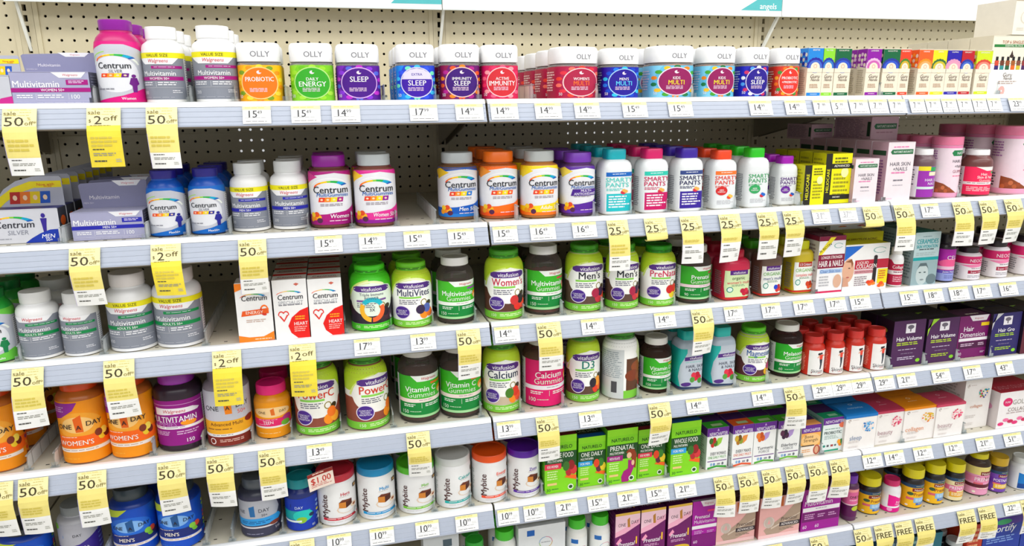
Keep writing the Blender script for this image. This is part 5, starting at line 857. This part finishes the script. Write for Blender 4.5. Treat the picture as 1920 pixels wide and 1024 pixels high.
d50 = ('3c3c50', [('p', [(-.9, .36), (.85, .36), (1.0, .6), (.9, .9), (-.9, .9)], 'b4b6be'), ('t', .14, .62, .085, 'NE', '2a2c3a', .2), ('p', [(.3, .74), (.42, .78), (.43, .5), (.32, .5)], '2a6aa0'), ('t', .62, .64, .085, 'DAY', '2a2c3a', .4), ('t', .62, .52, .06, '50+', '2a2c3a', .26), ('p', [(-.9, .24), (.9, .28), (1.05, .36), (.95, .46), (-.9, .42)], '3a9ad8'), ('l', .1, .3, .8, .38, 2, '1a5a90'), ('r', -.9, .2, .9, .24, 'd8d4d8'), ('e', .84, .26, .13, .05, '7a3a2a'), ('t', .9, .12, .06, '110', 'e8e4ec', .2, B_), ('l', .2, .03, .6, .06, 1, '9a9ab0')])
bottle(5, 445, 527, 874, 1009, 'tub', '3c3e4c', '5a6068', d50, 'dark grey 50+ gummy bottle with light blue band', lz=(.03, .74), wrap=178, name='gummy_bottle')
tl = ('1a3aa4', [('t', .22, .78, .1, '1', '1a2a5a', .14, B_), ('t', .45, .72, .08, 'DAY', 'd8e4f4', .4), ('r', -.9, .34, .75, .62, '1a9a9c'), ('e', .55, .45, .28, .18, '2ac0b4'), ('e', .5, .32, .14, .1, '8ab83a'), ('e', .78, .44, .08, .06, '1a2a4a'), ('r', -.9, .26, .5, .32, 'e0ece8'), ('t', .82, .1, .07, '80', 'd8e4f4', .14)]+[('e', 1.0, .22+.14*i, .06, .04, ['8ab0e0', 'b0c8e8', 'd8c83a', '9ab8e0'][i % 4]) for i in range(5)])
bottle(5, 532, 596, 878, 997, 'round', '1c2a6a', '148a92', tl, 'small blue gummy bottle with teal cap', nb=1, lz=(.02, .66), name='gummy_bottle', wrap=178)
MY = [(592, 668, 860, 988, 'b8283c', 'c02a3c', 'Hers', 'red', 8), (668, 741, 849, 979, '1b86b4', '1f96cc', 'Multi', 'blue', 4), (742, 816, 846, 965, '58b82a', '7ac03a', 'Men', 'green', 4), (814, 883, 832, 957, 'dcdedc', '1ba8a4', 'Calcium', 'white', 16), (883, 951, 826, 947, 'e2581c', 'e8502c', 'Energy', 'orange', 14), (949, 1013, 819, 937, '5a1c9a', '5a2a9c', 'Zzzz', 'purple', 2)]
for a, b, c, d, capc, col, w, nm_, rt in MY: bottle(5, a, b, c, d, 'jar', 'eeeeee', capc, mybite(col, w), 'white bite canister with %s lid and chocolate picture' % nm_, cat='jar', name='bite_canister', rot=rt, wrap=0, nb=1)
NB = dict(name='supplement_carton')
PM = ['b02a34', 'c83a40', '8a2024', '3a6a2a']; VG = ['5a2a3a', 'e8c83a', '3a7a2c', 'd84a2a']
box(5, 1021, 1081, 817, 923, .06, nat_b('7a1c2a', 'WHOLE FOOD', 'MULTIVITAMIN', 'd83a54', 'FOR WOMEN', PM), 'lime carton, whole food, pink band, under sale tag', nb=1, **NB)
box(5, 1084, 1135, 819, 911, .055, nat_b('14508a', 'ONE DAILY', 'MULTIVITAMIN', '2a9ad4', 'FOR MEN', VG), 'lime carton, one daily, blue band', nb=1, **NB)
box(5, 1138, 1195, 804, 906, .06, nat_b('4a1c1c', 'PRENATAL', 'MULTIVITAMIN', '9a1f7a', 'WITH FOLATE', PM, True), 'lime carton with pregnant woman drawing in purple dress', nb=1, **NB)
box(5, 1196, 1247, 804, 894, .055, nat_b('7a1c2a', 'ONE DAILY', 'MULTIVITAMIN', 'd83a54', 'FOR WOMEN', VG), 'lime carton, one daily, pink band', nb=1, **NB)
box(5, 1258, 1313, 791, 890, .06, nat_b('14508a', 'WHOLE FOOD', 'MULTIVITAMIN', '3aa0d8', 'FOR MEN', PM), 'lime carton, whole food, light blue band', nb=1, **NB)
def leafart(c, frt): return [('p', [(.38, .62), (.5, .74), (.72, .75), (.66, .62), (.5, .55)], c)]+fruit(.27, .6, .15, frt)
NWL = [(1325, 1365, 802, 878, newch('3a9a3a', '3aa030', "EVERY WOMAN'S", 'ONE DAILY MULTI', '5aa04a', leafart('9ac84a', ['b8342a', '4a7a2a', 'a82a24', '3a6a2a'])), 'green topped, red berries', 2), (1373, 1412, 797, 873, newch('d8603a', 'd8602c', "EVERY MAN'S", 'ONE DAILY MULTI', 'd86a4a', leafart('e0924a', ['a8742a', '8a9a3a', '6a4a1c', 'c8a83a'])), 'orange topped, mixed herbs', 2), (1413, 1454, 792, 867, newch('5aa83a', '4cb02c', 'Turmeric', 'FORCE', '8a8a90', leafart('b49ad0', ['d8702a', 'c8602a', 'b8501c', 'e0803a'])), 'lime topped, turmeric roots', 2), (1458, 1499, 788, 860, newch('7ab84a', '4cb02c', 'Elderberry', 'FORCE', '8a8a90', leafart('b49ad0', ['3a1f3c', '4a2444', '2a1a30', '5a2a4a'])), 'lime topped, dark elderberries', 2)]
for a, b, c, d, f_, w, nb in NWL: box(5, a, b, c, d, .065, f_, 'white carton with purple name strip, %s' % w, nb=nb, **NB)
bs = {'F': ('eeb060', [('r', 0, .74, 1, 1, '652a8e'), ('t', .52, .83, .1, 'NEWCHAPTER', 'f0e8f6', .86, B_), ('e', .5, .5, .5, .22, 'f4c88a'), ('t', .4, .62, .1, 'Bone', '3a3028', .5), ('t', .5, .5, .1, 'Strength', '3a3028', .76), ('r', 0, .0, 1, .3, 'f2e8dc'), ('r', .0, .3, .7, .34, '4a3a30'), ('e', .84, .16, .18, .16, 'b05a4a'), ('e', .84, .16, .1, .12, 'e0b090'), ('l', .08, .08, .55, .2, 2, 'd89a5a')]), 'L': ('d8d4cc', []), 'T': ('f0a868', [('r', 0, .4, 1, 1, '3c1c54')])}
box(5, 1502, 1538, 797, 853, .065, bs, 'orange bone strength carton with purple name strip', nb=2, **NB)
pb = {'F': ('e8f0ee', [('r', 0, .8, 1, 1, '652a8e'), ('t', .52, .88, .085, 'NEWCHAPTER', 'f0e8f6', .84, B_), ('e', .9, .76, .16, .08, 'e0785a'), ('l', .1, .64, .9, .68, 1, '7a9a90'), ('t', .48, .56, .085, 'PROBIOTIC', '3a4a4a', .8, B_), ('l', .1, .36, .8, .48, 3, 'a8b8b4'), ('e', .12, .18, .06, .035, '2a8a7a'), ('r', .24, .15, .34, .21, '5a5a60'), ('r', .42, .15, .54, .21, 'a84a4a'), ('e', .64, .18, .05, .03, '5a6a70')]+fruit(.86, .2, .13, ['e8862a', '3a9a4a', '2a7a3a', 'f0a83a'])+[('p', [(.15, .02), (.8, .02), (.8, .07), (.15, .06)], '2a9a7a')]), 'L': ('8ab0a8', [('l', .1, .1, .9, .9, 12, '5a8a80')]), 'T': ('1f9a6a', [('r', 0, .4, 1, 1, '3c2050'), ('r', .35, .1, .75, .25, '9ad8b0')])}
box(5, 1542, 1582, 783, 846, .075, pb, 'pale teal probiotic carton with purple name strip', nb=1, **NB)
box(5, 1584, 1642, 779, 843, .075, nuz('1f78bc', 'sleep', '8a9ab4', ['4a9ad0', '7ab8e0', '3a7ab8', 'a0cce8']), 'white sleep carton with blue domed lid', nb=1, lid=('1f78bc', .007, .006, [('a', .5, .6, .05, .02, .02, 0, 360, 1, ['c8e0f0']), ('t', .5, .36, .1, 'nutrawise', 'a8d0ec', .5)]), **NB)
box(5, 1643, 1692, 771, 831, .075, nuz('b8405c', 'beauty', 'b89aa0', ['d84a74', 'e87a94', 'f0a0b0', 'c83a5a']), 'white beauty carton with rose lid, left one', nb=1, lid=('b8405c', .003, .005, [('a', .5, .6, .05, .02, .02, 0, 360, 1, ['e0b0bc']), ('l', .35, .34, .65, .4, 1, 'e0b0bc')]), **NB)
box(5, 1694, 1753, 764, 824, .075, nuz('e08c1c', 'collagen', 'e0a07a', ['e8a83a', 'e0c050', 'd8782a', 'c8b84a']), 'white collagen carton with orange lid', nb=1, lid=('e08c1c', .003, .005, [('a', .5, .6, .05, .02, .02, 0, 360, 1, ['f4d8a8']), ('l', .35, .34, .65, .4, 1, 'f4d8a8')]), **NB)
box(5, 1754, 1806, 758, 817, .075, nuz('c24a66', 'beauty', 'c0a8ac', ['d84a74', 'e87a94', 'f0a0b0', 'c83a5a']), 'white beauty carton with rose lid, right one', lid=('c24a66', .004, .005, [('a', .5, .6, .05, .02, .02, 0, 360, 1, ['e8bcc8']), ('l', .35, .34, .65, .4, 1, 'e8bcc8')]), **NB)
box(5, 1806, 1855, 711, 806, .10, nuz('d8d0c8', 'collagen', 'c88a6a', ['3a9a5a', '2a6aa8', 'e8b83a', 'c83a5a', '4ab0c0'], True), 'tall white collagen carton with rainbow dotted disc', extra=.012, **NB)
gc = {'F': ('f0ecec', [('e', .2, .72, .11, .12, 'd02a6a'), ('t', .2, .72, .05, 'PURE', 'f4e0e8', .16, B_), ('t', .5, .70, .13, 'GOLD', '9a9890', .36), ('t', .5, .50, .1, 'COLLAGEN', '8a7a72', .66), ('l', .2, .36, .8, .42, 1, 'b8a8a8')]+[('e', .1+.11*i, .12+.05*((i*5) % 3), .07, .05, ['d83a7a', 'e87aa4', 'c02a5a'][i % 3]) for i in range(8)]), 'L': ('d8cfce', [('e', .4, .3, .2, .1, 'd89ab4'), ('e', .6, .55, .2, .1, 'd89ab4')]), 'T': ('b02a40', [('t', .5, .3, .2, 'GOLD COLLAGEN', 'd8909c', .8)])}
box(5, 1872, 1950, 733, 801, .09, gc, 'white and pink boxed collagen with red top at right edge', **NB)

# ------------------------------------------------------------------ sixth shelf
box(6, 795, 862, 1004, None, .05, {'F': ('c8ccce', [('r', .55, .8, .8, .92, '4a5a64'), ('l', .1, .6, .6, .8, 2, '8a8e94')]), 'T': ('8a9088', [('r', .6, .3, .9, .6, '4a544c')])}, 'grey carton with green tinted top, left one')
box(6, 800+14, 868, 1000, None, .05, {'F': ('d4d8dc', [('t', .25, .88, .09, '40', '6a7078', .3), ('r', .66, .82, .92, .92, '3a7a94')]), 'T': ('8a8e94', [])}, 'grey carton numbered 40 beside green capped bottle') if 0 else None
vb = lambda: ('eef0ee', [('r', .12, .82, .42, .96, '2a6ab0'), ('a', .6, .55, .26, .02, .02, 0, 360, .9, ['c86a8a', '6a9ac0', '8ab84a']), ('l', .42, .53, .78, .57, 1, '8a8a90'), ('l', .2, .2, .8, .3, 2, 'c8ccc8')])
bottle(6, 868, 911, 990, None, 'round', 'ecece8', '2f9a34', vb(), 'white bottle with dark green cap and pale disc top', lz=(.03, .66), captext=None, nb=1, H=.105)
bottle(6, 924, 968, 984, None, 'round', 'ecece8', '43b52a', vb(), 'white bottle with bright green cap beside grey carton', lz=(.03, .66), nb=1, H=.12)
box(6, 972, 1060, 985, None, .06, {'F': ('dfe2e4', [('r', .18, .82, .34, .93, '1f5ea8'), ('r', .48, 1.0, .6, 1.0, '4a5a64'), ('a', .58, .66, .14, .012, .012, 0, 360, .9, ['c86a8a', '6a9ac0', '8ab84a', 'c8a03a']), ('l', .48, .645, .68, .67, 1, '9a9aa0')]), 'T': ('c8ccce', [('r', .45, .3, .58, .6, '4a6068')])}, 'wide pale grey carton with thin coloured ring', nb=0)
bottle(6, 1061, 1101, 965, None, 'round', 'ecece8', '43b52a', vb(), 'white bottle with bright green cap, left of two', lz=(.03, .66), nb=1, H=.12)
bottle(6, 1104, 1144, 959, None, 'round', 'ecece8', '43b52a', vb(), 'white bottle with bright green cap, right of two', lz=(.03, .66), nb=1, H=.12)
for a, b, c, w in ((1153, 1199, 979, 'left'), (1201, 1247, 963, 'middle'), (1252, 1296, 952, 'right')): box(6, a, b, c, None, .06, oad_prenatal(), 'purple and pink prenatal carton with gold numeral, %s of three' % w, nb=1, H=.125)
wpn = {'F': ('a4149a', [('p', [(.3, 1), (.95, 1), (.86, .88), (.42, .88)], 'ece6ec'), ('t', .64, .94, .045, 'Walgreens', 'c05a7a', .36), ('r', .6, .76, 1, .80, 'e03a7a'), ('t', .4, .67, .075, 'Prenatal', 'f6ecf6', .6, B_), ('t', .5, .57, .075, 'Multivitamin', 'f0d8f0', .84), ('r', 0, .42, 1, .49, 'f0ecf0'), ('l', .1, .3, .5, .38, 3, 'd8a8d8'), ('l', .62, .3, .92, .36, 2, 'd8a8d8'), ('t', .16, .15, .06, '60', 'f0dcf0', .16), ('r', 0, 0, 1, .3, '7c0f74')]), 'L': ('7a0f72', []), 'T': ('5a0f54', [('r', 0, .0, 1, .12, '9a8a98'), ('t', .4, .45, .16, 'Prenatal', 'b884b4', .6)]), 'R': ('7a0f72', [])}
box(6, 1297, 1343, 956, None, .06, wpn, 'magenta prenatal multivitamin carton, narrow one', H=.125)
box(6, 1344, 1416, 941, 1016, .055, oad_adv(), 'rose and taupe prenatal advanced carton, left one', nb=2)
box(6, 1424, 1500, 930, 1006, .055, oad_adv(), 'rose and taupe prenatal advanced carton, right one', nb=2)
wpw = {'F': ('9a128e', [('t', .28, .82, .1, 'Prenatal', 'f4e8f4', .4, B_), ('t', .42, .66, .115, 'Multivitamin', 'f4e4f4', .72), ('r', .02, .46, .98, .56, 'f0ecf0'), ('l', .35, .49, .7, .53, 1, 'b0a0b0'), ('r', .02, .22, .98, .44, '6c0c64'), ('l', .08, .26, .35, .4, 3, 'd0a0cc'), ('l', .42, .28, .62, .38, 2, 'd0a0cc'), ('l', .7, .28, .92, .38, 2, 'd0a0cc'), ('t', .1, .1, .08, '60', 'f0dcf0', .1), ('t', .42, .1, .08, '60', 'f0dcf0', .1), ('e', .78, .9, .03, .04, 'e03a5a')]), 'L': ('7a0f72', []), 'T': ('4a0c44', []), 'R': ('7a0f72', [])}
box(6, 1504, 1575, 915, 992, .05, wpw, 'wide magenta prenatal multivitamin carton', nb=1)
pk = ('d86a9a', [('r', -.9, 0, 1.9, .42, '5a1450'), ('e', .6, .3, .25, .09, 'b8c83a'), ('t', .5, .72, .09, 'ONE A', '3a2230', .6, B_), ('l', .2, .56, .8, .62, 1, 'f0c8d8'), ('r', -.9, .9, 1.9, 1.0, 'f0a0a0'), ('r', -.9, .42, 1.9, .46, 'f4d4dc')])
bottle(6, 1577, 1610, 883, 978, 'tub', '5a2a54', '6a2aa0', pk, 'narrow pink and plum bottle with violet cap', nb=1, lz=(.1, .72), name='gummy_bottle')
NMY = dict(lz=(.03, .64), wrap=178, rot=-10)
n1 = lambda: nm('eebc2c', 'Prenatal', None, '8ab8dc', '3a6ab0')
bottle(6, 1605, 1653, 879, 967, 'wide', '201a18', 'd8cc1c', n1(), 'small black bottle with yellow cap, leftmost yellow cap', nb=1, **NMY)
bottle(6, 1650, 1690, 888, 963, 'round', 'f0eef0', 'c8286a', ('f2eef2', [('p', [(.1, .9), (.4, .84), (.62, .72), (1.3, .68), (1.3, .34), (.1, .3)], 'e0148c'), ('t', .7, .52, .1, 'Prenatal', 'f8e8f4', .6, B_), ('t', .72, .41, .08, 'Multivitamin', 'f8e8f4', .6), ('p', [(-.9, .0), (1.9, 0), (1.9, .24), (-.9, .2)], 'd8148c'), ('e', .2, .14, .12, .09, 'f0a8d0')]), 'small white prenatal bottle with raspberry cap', lz=(.02, .64), wrap=178)
bottle(6, 1686, 1734, 864, 956, 'wide', '201a18', 'd8cc1c', n1(), 'black bottle with yellow cap beside raspberry capped bottle', nb=1, **NMY)
bottle(6, 1728, 1773, 857, 948, 'wide', '201a18', 'd8cc1c', n1(), 'black bottle with yellow cap, third yellow cap', nb=1, **NMY)
bottle(6, 1767, 1810, 856, 942, 'wide', '201a18', 'd8cc1c', nm('f0e4b8', ' ', 'PRENATAL', 'e07aa4', 'e0a83a'), 'black bottle with yellow cap and pink prenatal band', nb=1, **NMY)
gl = nm('eea8c8', 'Multi', 'PRENATAL', 'e890b4', 'e8a0c0'); gl = (gl[0], [('r', -.9, .72, 1.9, 1.0, 'ecdc8a')]+[e for e in gl[1] if e[-1] != '2c4a6a']+[('r', -.9, .26, 1.9, .38, '5a1f2c')])
bottle(6, 1805, 1858, 838, 932, 'clear', '8a7a70', 'd0c41c', gl, 'large clear pink prenatal gummy bottle', lz=(.03, .72), fill=('7a4a3a', .64), bk='clear', name='gummy_bottle', wrap=178)
bottle(6, 1849, 1891, 846, 926, 'wide', '2a2020', 'c8a42a', nm('7a4fae', ' ', 'POSTNATAL', '7040a8', 'e8c03a'), 'purple postnatal bottle with gold cap', nb=1, **NMY)
bottle(6, 1889, 1936, 846, 921, 'round', 'eceef0', 'dfe2e0', ('eceef0', [('p', [(.1, .84), (.5, .74), (1.3, .78), (1.3, .1), (.1, .05)], '1f7ac0'), ('r', .1, .05, 1.3, .3, '1a4a90'), ('t', .62, .56, .12, 'Prenatal', 'f0f4f8', .7, B_)]), 'white bottle with blue label at right edge', lz=(.02, .66), wrap=178)

# ------------------------------------------------------------------ bottom shelf
for a, b, c, w in ((1843, 1912, 968, 'left'), (1915, 1975, 957, 'right')):
    box(7, a, b, c, None, .075, {'F': ('1a3a9a', [('p', [(0, .7), (1, .8), (1, 1), (0, 1)], '4a2a94'), ('e', .5, .86, .2, .06, '3aa06a'), ('t', .52, .72, .15, 'Fortify', 'f0f2f8', .84, {'b': 1, 'it': .2}), ('l', .1, .4, .9, .55, 3, '8aa8e0')]), 'L': ('16307c', []), 'T': ('162a5c', [('t', .5, .4, .3, 'Fortify', '7a8ab0', .8, {'b': 1, 'it': .2})])}, 'dark blue and purple Fortify carton, %s one' % w, nb=2)
bottle(7, 1766, 1808, 1001, None, 'round', '2a2426', 'c8cccc', ('e0e4e6', [('r', -.9, .5, 1.9, .9, '3a4a54')]), 'dark bottle with pale grey cap on bottom shelf', nb=2)
box(7, 1640, 1700, 1012, None, .06, {'F': ('154a6a', [('l', .1, .4, .9, .9, 4, '8ab0c8')]), 'T': ('102a44', [])}, 'dark teal carton on bottom shelf behind FREE tags', nb=1)
box(7, 1702, 1762, 1004, None, .06, {'F': ('176a7a', [('l', .1, .4, .9, .9, 4, '9ac8c8')]), 'T': ('12303c', [])}, 'teal carton on bottom shelf beside grey capped bottle', nb=1)
box(7, 1812, 1840, 985, None, .06, {'F': ('b83a1c', [('l', .1, .4, .9, .9, 4, 'e8b08a')]), 'T': ('4a1c14', [])}, 'narrow orange red carton on bottom shelf', nb=1)

# ------------------------------------------------------------------ loose coupon on the red lidded canister, stacked pink cartons, hang tags
q = onz(603, 985, DECK[5]); cp = at(602, 893, -D+.008)
o = MB(); w, h = .05, .036
def cf_(u, v, off):
    a = radians(-14); x = (u-w/2)*cos(a)-(v-h/2)*sin(a)*-1*.35; z = (u-w/2)*.28+(v-h/2)
    return (x+.0, -off-.004*abs(u/w-.4), z)
for off in (0, .0006): o.add([cf_(0, 0, off), cf_(w*.4, 0, off), cf_(w, 0, off), cf_(w, h, off), cf_(w*.4, h, off), cf_(0, h, off)], [(0, 1, 4, 5), (1, 2, 3, 4)], mat('ecdcd0'))
prints(o, [('r', 0, .8, 1, 1, '8a2a24'), ('l', .2, .84, .8, .95, 1, 'f0d8c8'), ('t', .5, .52, .34, '$1.00', 'b8342c', .8, B_), ('l', .1, .12, .9, .3, 2, 'd09088')], w, h, cf_, w*.2, None, .0008)
tag(o.build('coupon_card', loc=(cp[0], -D-.003, cp[2])), 'small cream coupon reading $1.00 hanging on the red lidded canister', 'coupon')
# stacked pale pink cartons lying on the row behind the tall hair skin nails carton
Z0 = a_.location.z; pk_h = .098
pos = at(1655, 266, -.40)
def lying(px0, px1, pyt, pyb, Y, dep, desc):
    A = at(px0, pyb, Y); B = at(px1, pyb, Y); T = at((px0+px1)/2, pyt, Y); w = B[0]-A[0]; h = T[2]-A[2]
    t = thing('supplement_carton', desc, 'box', ((A[0]+B[0])/2, Y+dep/2, A[2]))
    g = MB(); g.box(-w/2, w/2, -dep/2, dep/2, 0, h, mat('dcbcc8')); cb = g.build('carton_body', t)
    p = MB(); prints(p, [('p', [(.1, .62), (.16, .72), (.94, .72), (.94, .5), (.16, .5)], '2c6a44'), ('t', .56, .61, .1, "NATURE'S BOUNTY", 'e8f0e8', .7, B_), ('l', .2, .3, .9, .38, 1, 'b88a9a')], w, h, lambda u, q, o_: (-w/2+u, -dep/2-o_, q))
    prints(p, [('l', .05, .1, .85, .9, 18, 'a8889a'), ('r', .9, .2, .98, .8, '2c4a34')], dep, h, lambda u, q, o_: (-w/2-o_, dep/2-u, q)); p.build('print', cb)
    return t
lying(1631, 1681, 219, 265, -.40, .13, 'pale pink hair carton lying on top of the carton row')
lying(1520, 1560, 233, 262, -.27, .10, 'pale pink carton lying at the back under the top shelf')

T_ = [o for o in C.objects if o.get('label', '').startswith('large cream carton showing six')][0].location
def on_top():
    A = at(1897, 66, -D+.02); w = .10; h = .075
    t = thing('oil_set_carton', 'plain cream carton stacked on the six oil bottles carton', 'box', (A[0]+w/2, -D+.02+.05, A[2]+.0012))
    g = MB(); g.box(-w/2, w/2, -.05, .05, 0, h, mat('efe9dc')); cb = g.build('carton_body', t)
    p = MB(); prints(p, [('a', .32, .5, .13, .02, .02, 0, 360, 1, ['d8d0c0']), ('l', .1, .1, .9, .2, 2, 'd8d0c0'), ('r', 0, .955, 1, 1, 'b8a890')], w, h, lambda u, q, o_: (-w/2+u, -.05-o_, q)); p.build('print', cb)
on_top()

# ------------------------------------------------------------------ tags along the edges
for x0, x1, yb, t in ((5, 70, 330, '50'), (163, 227, 314, '2'), (274, 333, 316, '50')): sale_tag(1, x0, x1, yb, t)
for x0, x1, yb, t in ((130, 189, 575, '50'), (283, 340, 555, '2'), (447, 500, 552, '50'), (1138, 1177, 507, '25')): sale_tag(2, x0, x1, yb, t, .36)
sale_tag(2, 1208, 1248, 0, '25', short=True)
for x0, x1, yb in ((1275, 1314, 494), (1348, 1387, 491), (1419, 1456, 487), (1468, 1504, 482)): sale_tag(2, x0, x1, yb, '25', .52)
sale_tag(2, 1618, 1652, 0, '50', short=True)
for x0, x1, yb in ((1676, 1711, 470), (1786, 1820, 461), (1836, 1868, 458), (1883, 1915, 455)): sale_tag(2, x0, x1, yb, '50', .42)
for x0, x1, yb, t in ((22, 83, 803, '50'), (194, 253, 784, '50'), (398, 453, 760, '2'), (542, 592, 743, '2'), (856, 900, 712, '50'), (1006, 1051, 695, '50'), (1296, 1335, 665, '50')): sale_tag(3, x0, x1, yb, t, .4)
for x0, x1, yb in ((-35, 25, 1012), (33, 91, 1006), (144, 200, 987), (294, 348, 968), (386, 438, 953), (484, 534, 938), (762, 806, 897), (1005, 1046, 865), (1216, 1256, 835), (1470, 1506, 805)): sale_tag(4, x0, x1, yb, '50', .42)
for x0, x1, yb in ((450, 490, 1100), (543, 590, 1090), (1338, 1373, 970), (1383, 1419, 963), (1428, 1462, 955), (1472, 1506, 948), (1514, 1548, 942), (1555, 1588, 935)): sale_tag(5, x0, x1, yb, '50', .42)
for x0, x1, yb, t in ((1434, 1466, 1080, '50'), (1518, 1550, 1075, '50'), (1600, 1631, 1065, '50'), (1638, 1670, 1055, 'FREE'), (1676, 1707, 1048, 'FREE'), (1714, 1747, 1040, 'FREE'), (1793, 1824, 1019, 'FREE'), (1832, 1862, 1011, 'FREE'), (1911, 1942, 1000, 'FREE')): sale_tag(6, x0, x1, yb, t, .36)
PT = {1: [(455, 508, '15', '49'), (546, 601, '15', '49'), (622, 675, '14', '99'), (768, 820, '17', '99'), (854, 906, '14', '99'), (920, 971, '14', '99'), (1003, 1052, '14', '99'), (1077, 1124, '14', '99'), (1167, 1213, '15', '49'), (1253, 1298, '15', '49'), (1405, 1447, '14', '99'), (1472, 1511, '14', '99'), (1525, 1557, '7', '99'), (1559, 1590, '5', '99'), (1593, 1628, '7', '99'), (1630, 1664, '7', '99'), (1667, 1698, '7', '99'), (1706, 1734, '7', '99'), (1736, 1764, '7', '99'), (1766, 1794, '7', '99'), (1796, 1822, '7', '99'), (1824, 1850, '7', '99'), (1852, 1877, '7', '99'), (1892, 1926, '23', '99')],
 2: [(590, 642, '15', '49'), (673, 723, '14', '99'), (757, 807, '15', '49'), (840, 889, '15', '49'), (924, 970, '15', '49'), (994, 1041, '16', '49'), (1073, 1118, '16', '49'), (1523, 1556, '31', '99'), (1574, 1606, '37', '99'), (1727, 1760, '17', '99')],
 3: [(664, 713, '17', '99'), (770, 817, '13', '99'), (927, 974, '14', '49'), (1090, 1132, '14', '49'), (1227, 1266, '14', '49'), (1358, 1393, '17', '49'), (1428, 1463, '17', '49'), (1488, 1525, '17', '49'), (1548, 1585, '17', '49'), (1594, 1631, '15', '49'), (1688, 1722, '15', '99'), (1733, 1767, '18', '49'), (1780, 1815, '18', '49'), (1825, 1857, '17', '49'), (1874, 1906, '16', '49')],
 4: [(575, 623, '13', '49'), (932, 976, '13', '99'), (1086, 1128, '13', '49'), (1287, 1327, '14', '49'), (1410, 1448, '14', '99'), (1523, 1559, '29', '99'), (1560, 1596, '29', '99'), (1597, 1634, '29', '99'), (1640, 1675, '29', '99'), (1682, 1716, '21', '99'), (1747, 1780, '54', '99'), (1806, 1838, '17', '99'), (1867, 1898, '43', '99')],
 5: [(613, 659, '10', '99'), (693, 739, '10', '99'), (779, 823, '10', '99'), (854, 896, '10', '99'), (933, 973, '10', '99'), (982, 1022, '10', '99'), (1042, 1083, '21', '99'), (1102, 1141, '15', '99'), (1158, 1198, '21', '99'), (1212, 1253, '15', '99'), (1265, 1304, '21', '99'), (1617, 1652, '12', '49'), (1658, 1693, '14', '49'), (1712, 1746, '12', '49'), (1770, 1804, '12', '99'), (1829, 1861, '21', '99'), (1881, 1913, '51', '99')],
 6: [(1880, 1911, '22', '99')]}
for s, L_ in PT.items():
    for x0, x1, b, c in L_: price_tag(s, x0, x1, b, c, True, s in (1, 2) and x0 > 900 and s == 2 and 1500 < x0 < 1620)

# ------------------------------------------------------------------ clear dividers between the columns
DP = {1: [176, 357, 441, 536, 722, 818, 898, 1000, 1121, 1300, 1440, 1650, 1870], 2: [117, 274, 351, 430, 578, 661, 744, 818, 897, 972, 1047, 1116, 1185, 1251, 1318, 1380, 1442, 1500, 1600, 1655, 1797], 3: [36, 195, 386, 512, 648, 734, 813, 893, 983, 1056, 1131, 1266, 1333, 1406, 1528], 4: [52, 103, 287, 380, 473, 547, 640, 738, 903, 978, 1058, 1198, 1256, 1380, 1441, 1668, 1734, 1795, 1857], 5: [200, 386, 435, 530, 598, 668, 743, 815, 884, 951, 1018, 1082, 1136, 1250, 1369, 1456, 1500, 1540, 1690, 1806]}
for s, L_ in DP.items():
    for p in L_: divider(s, p)
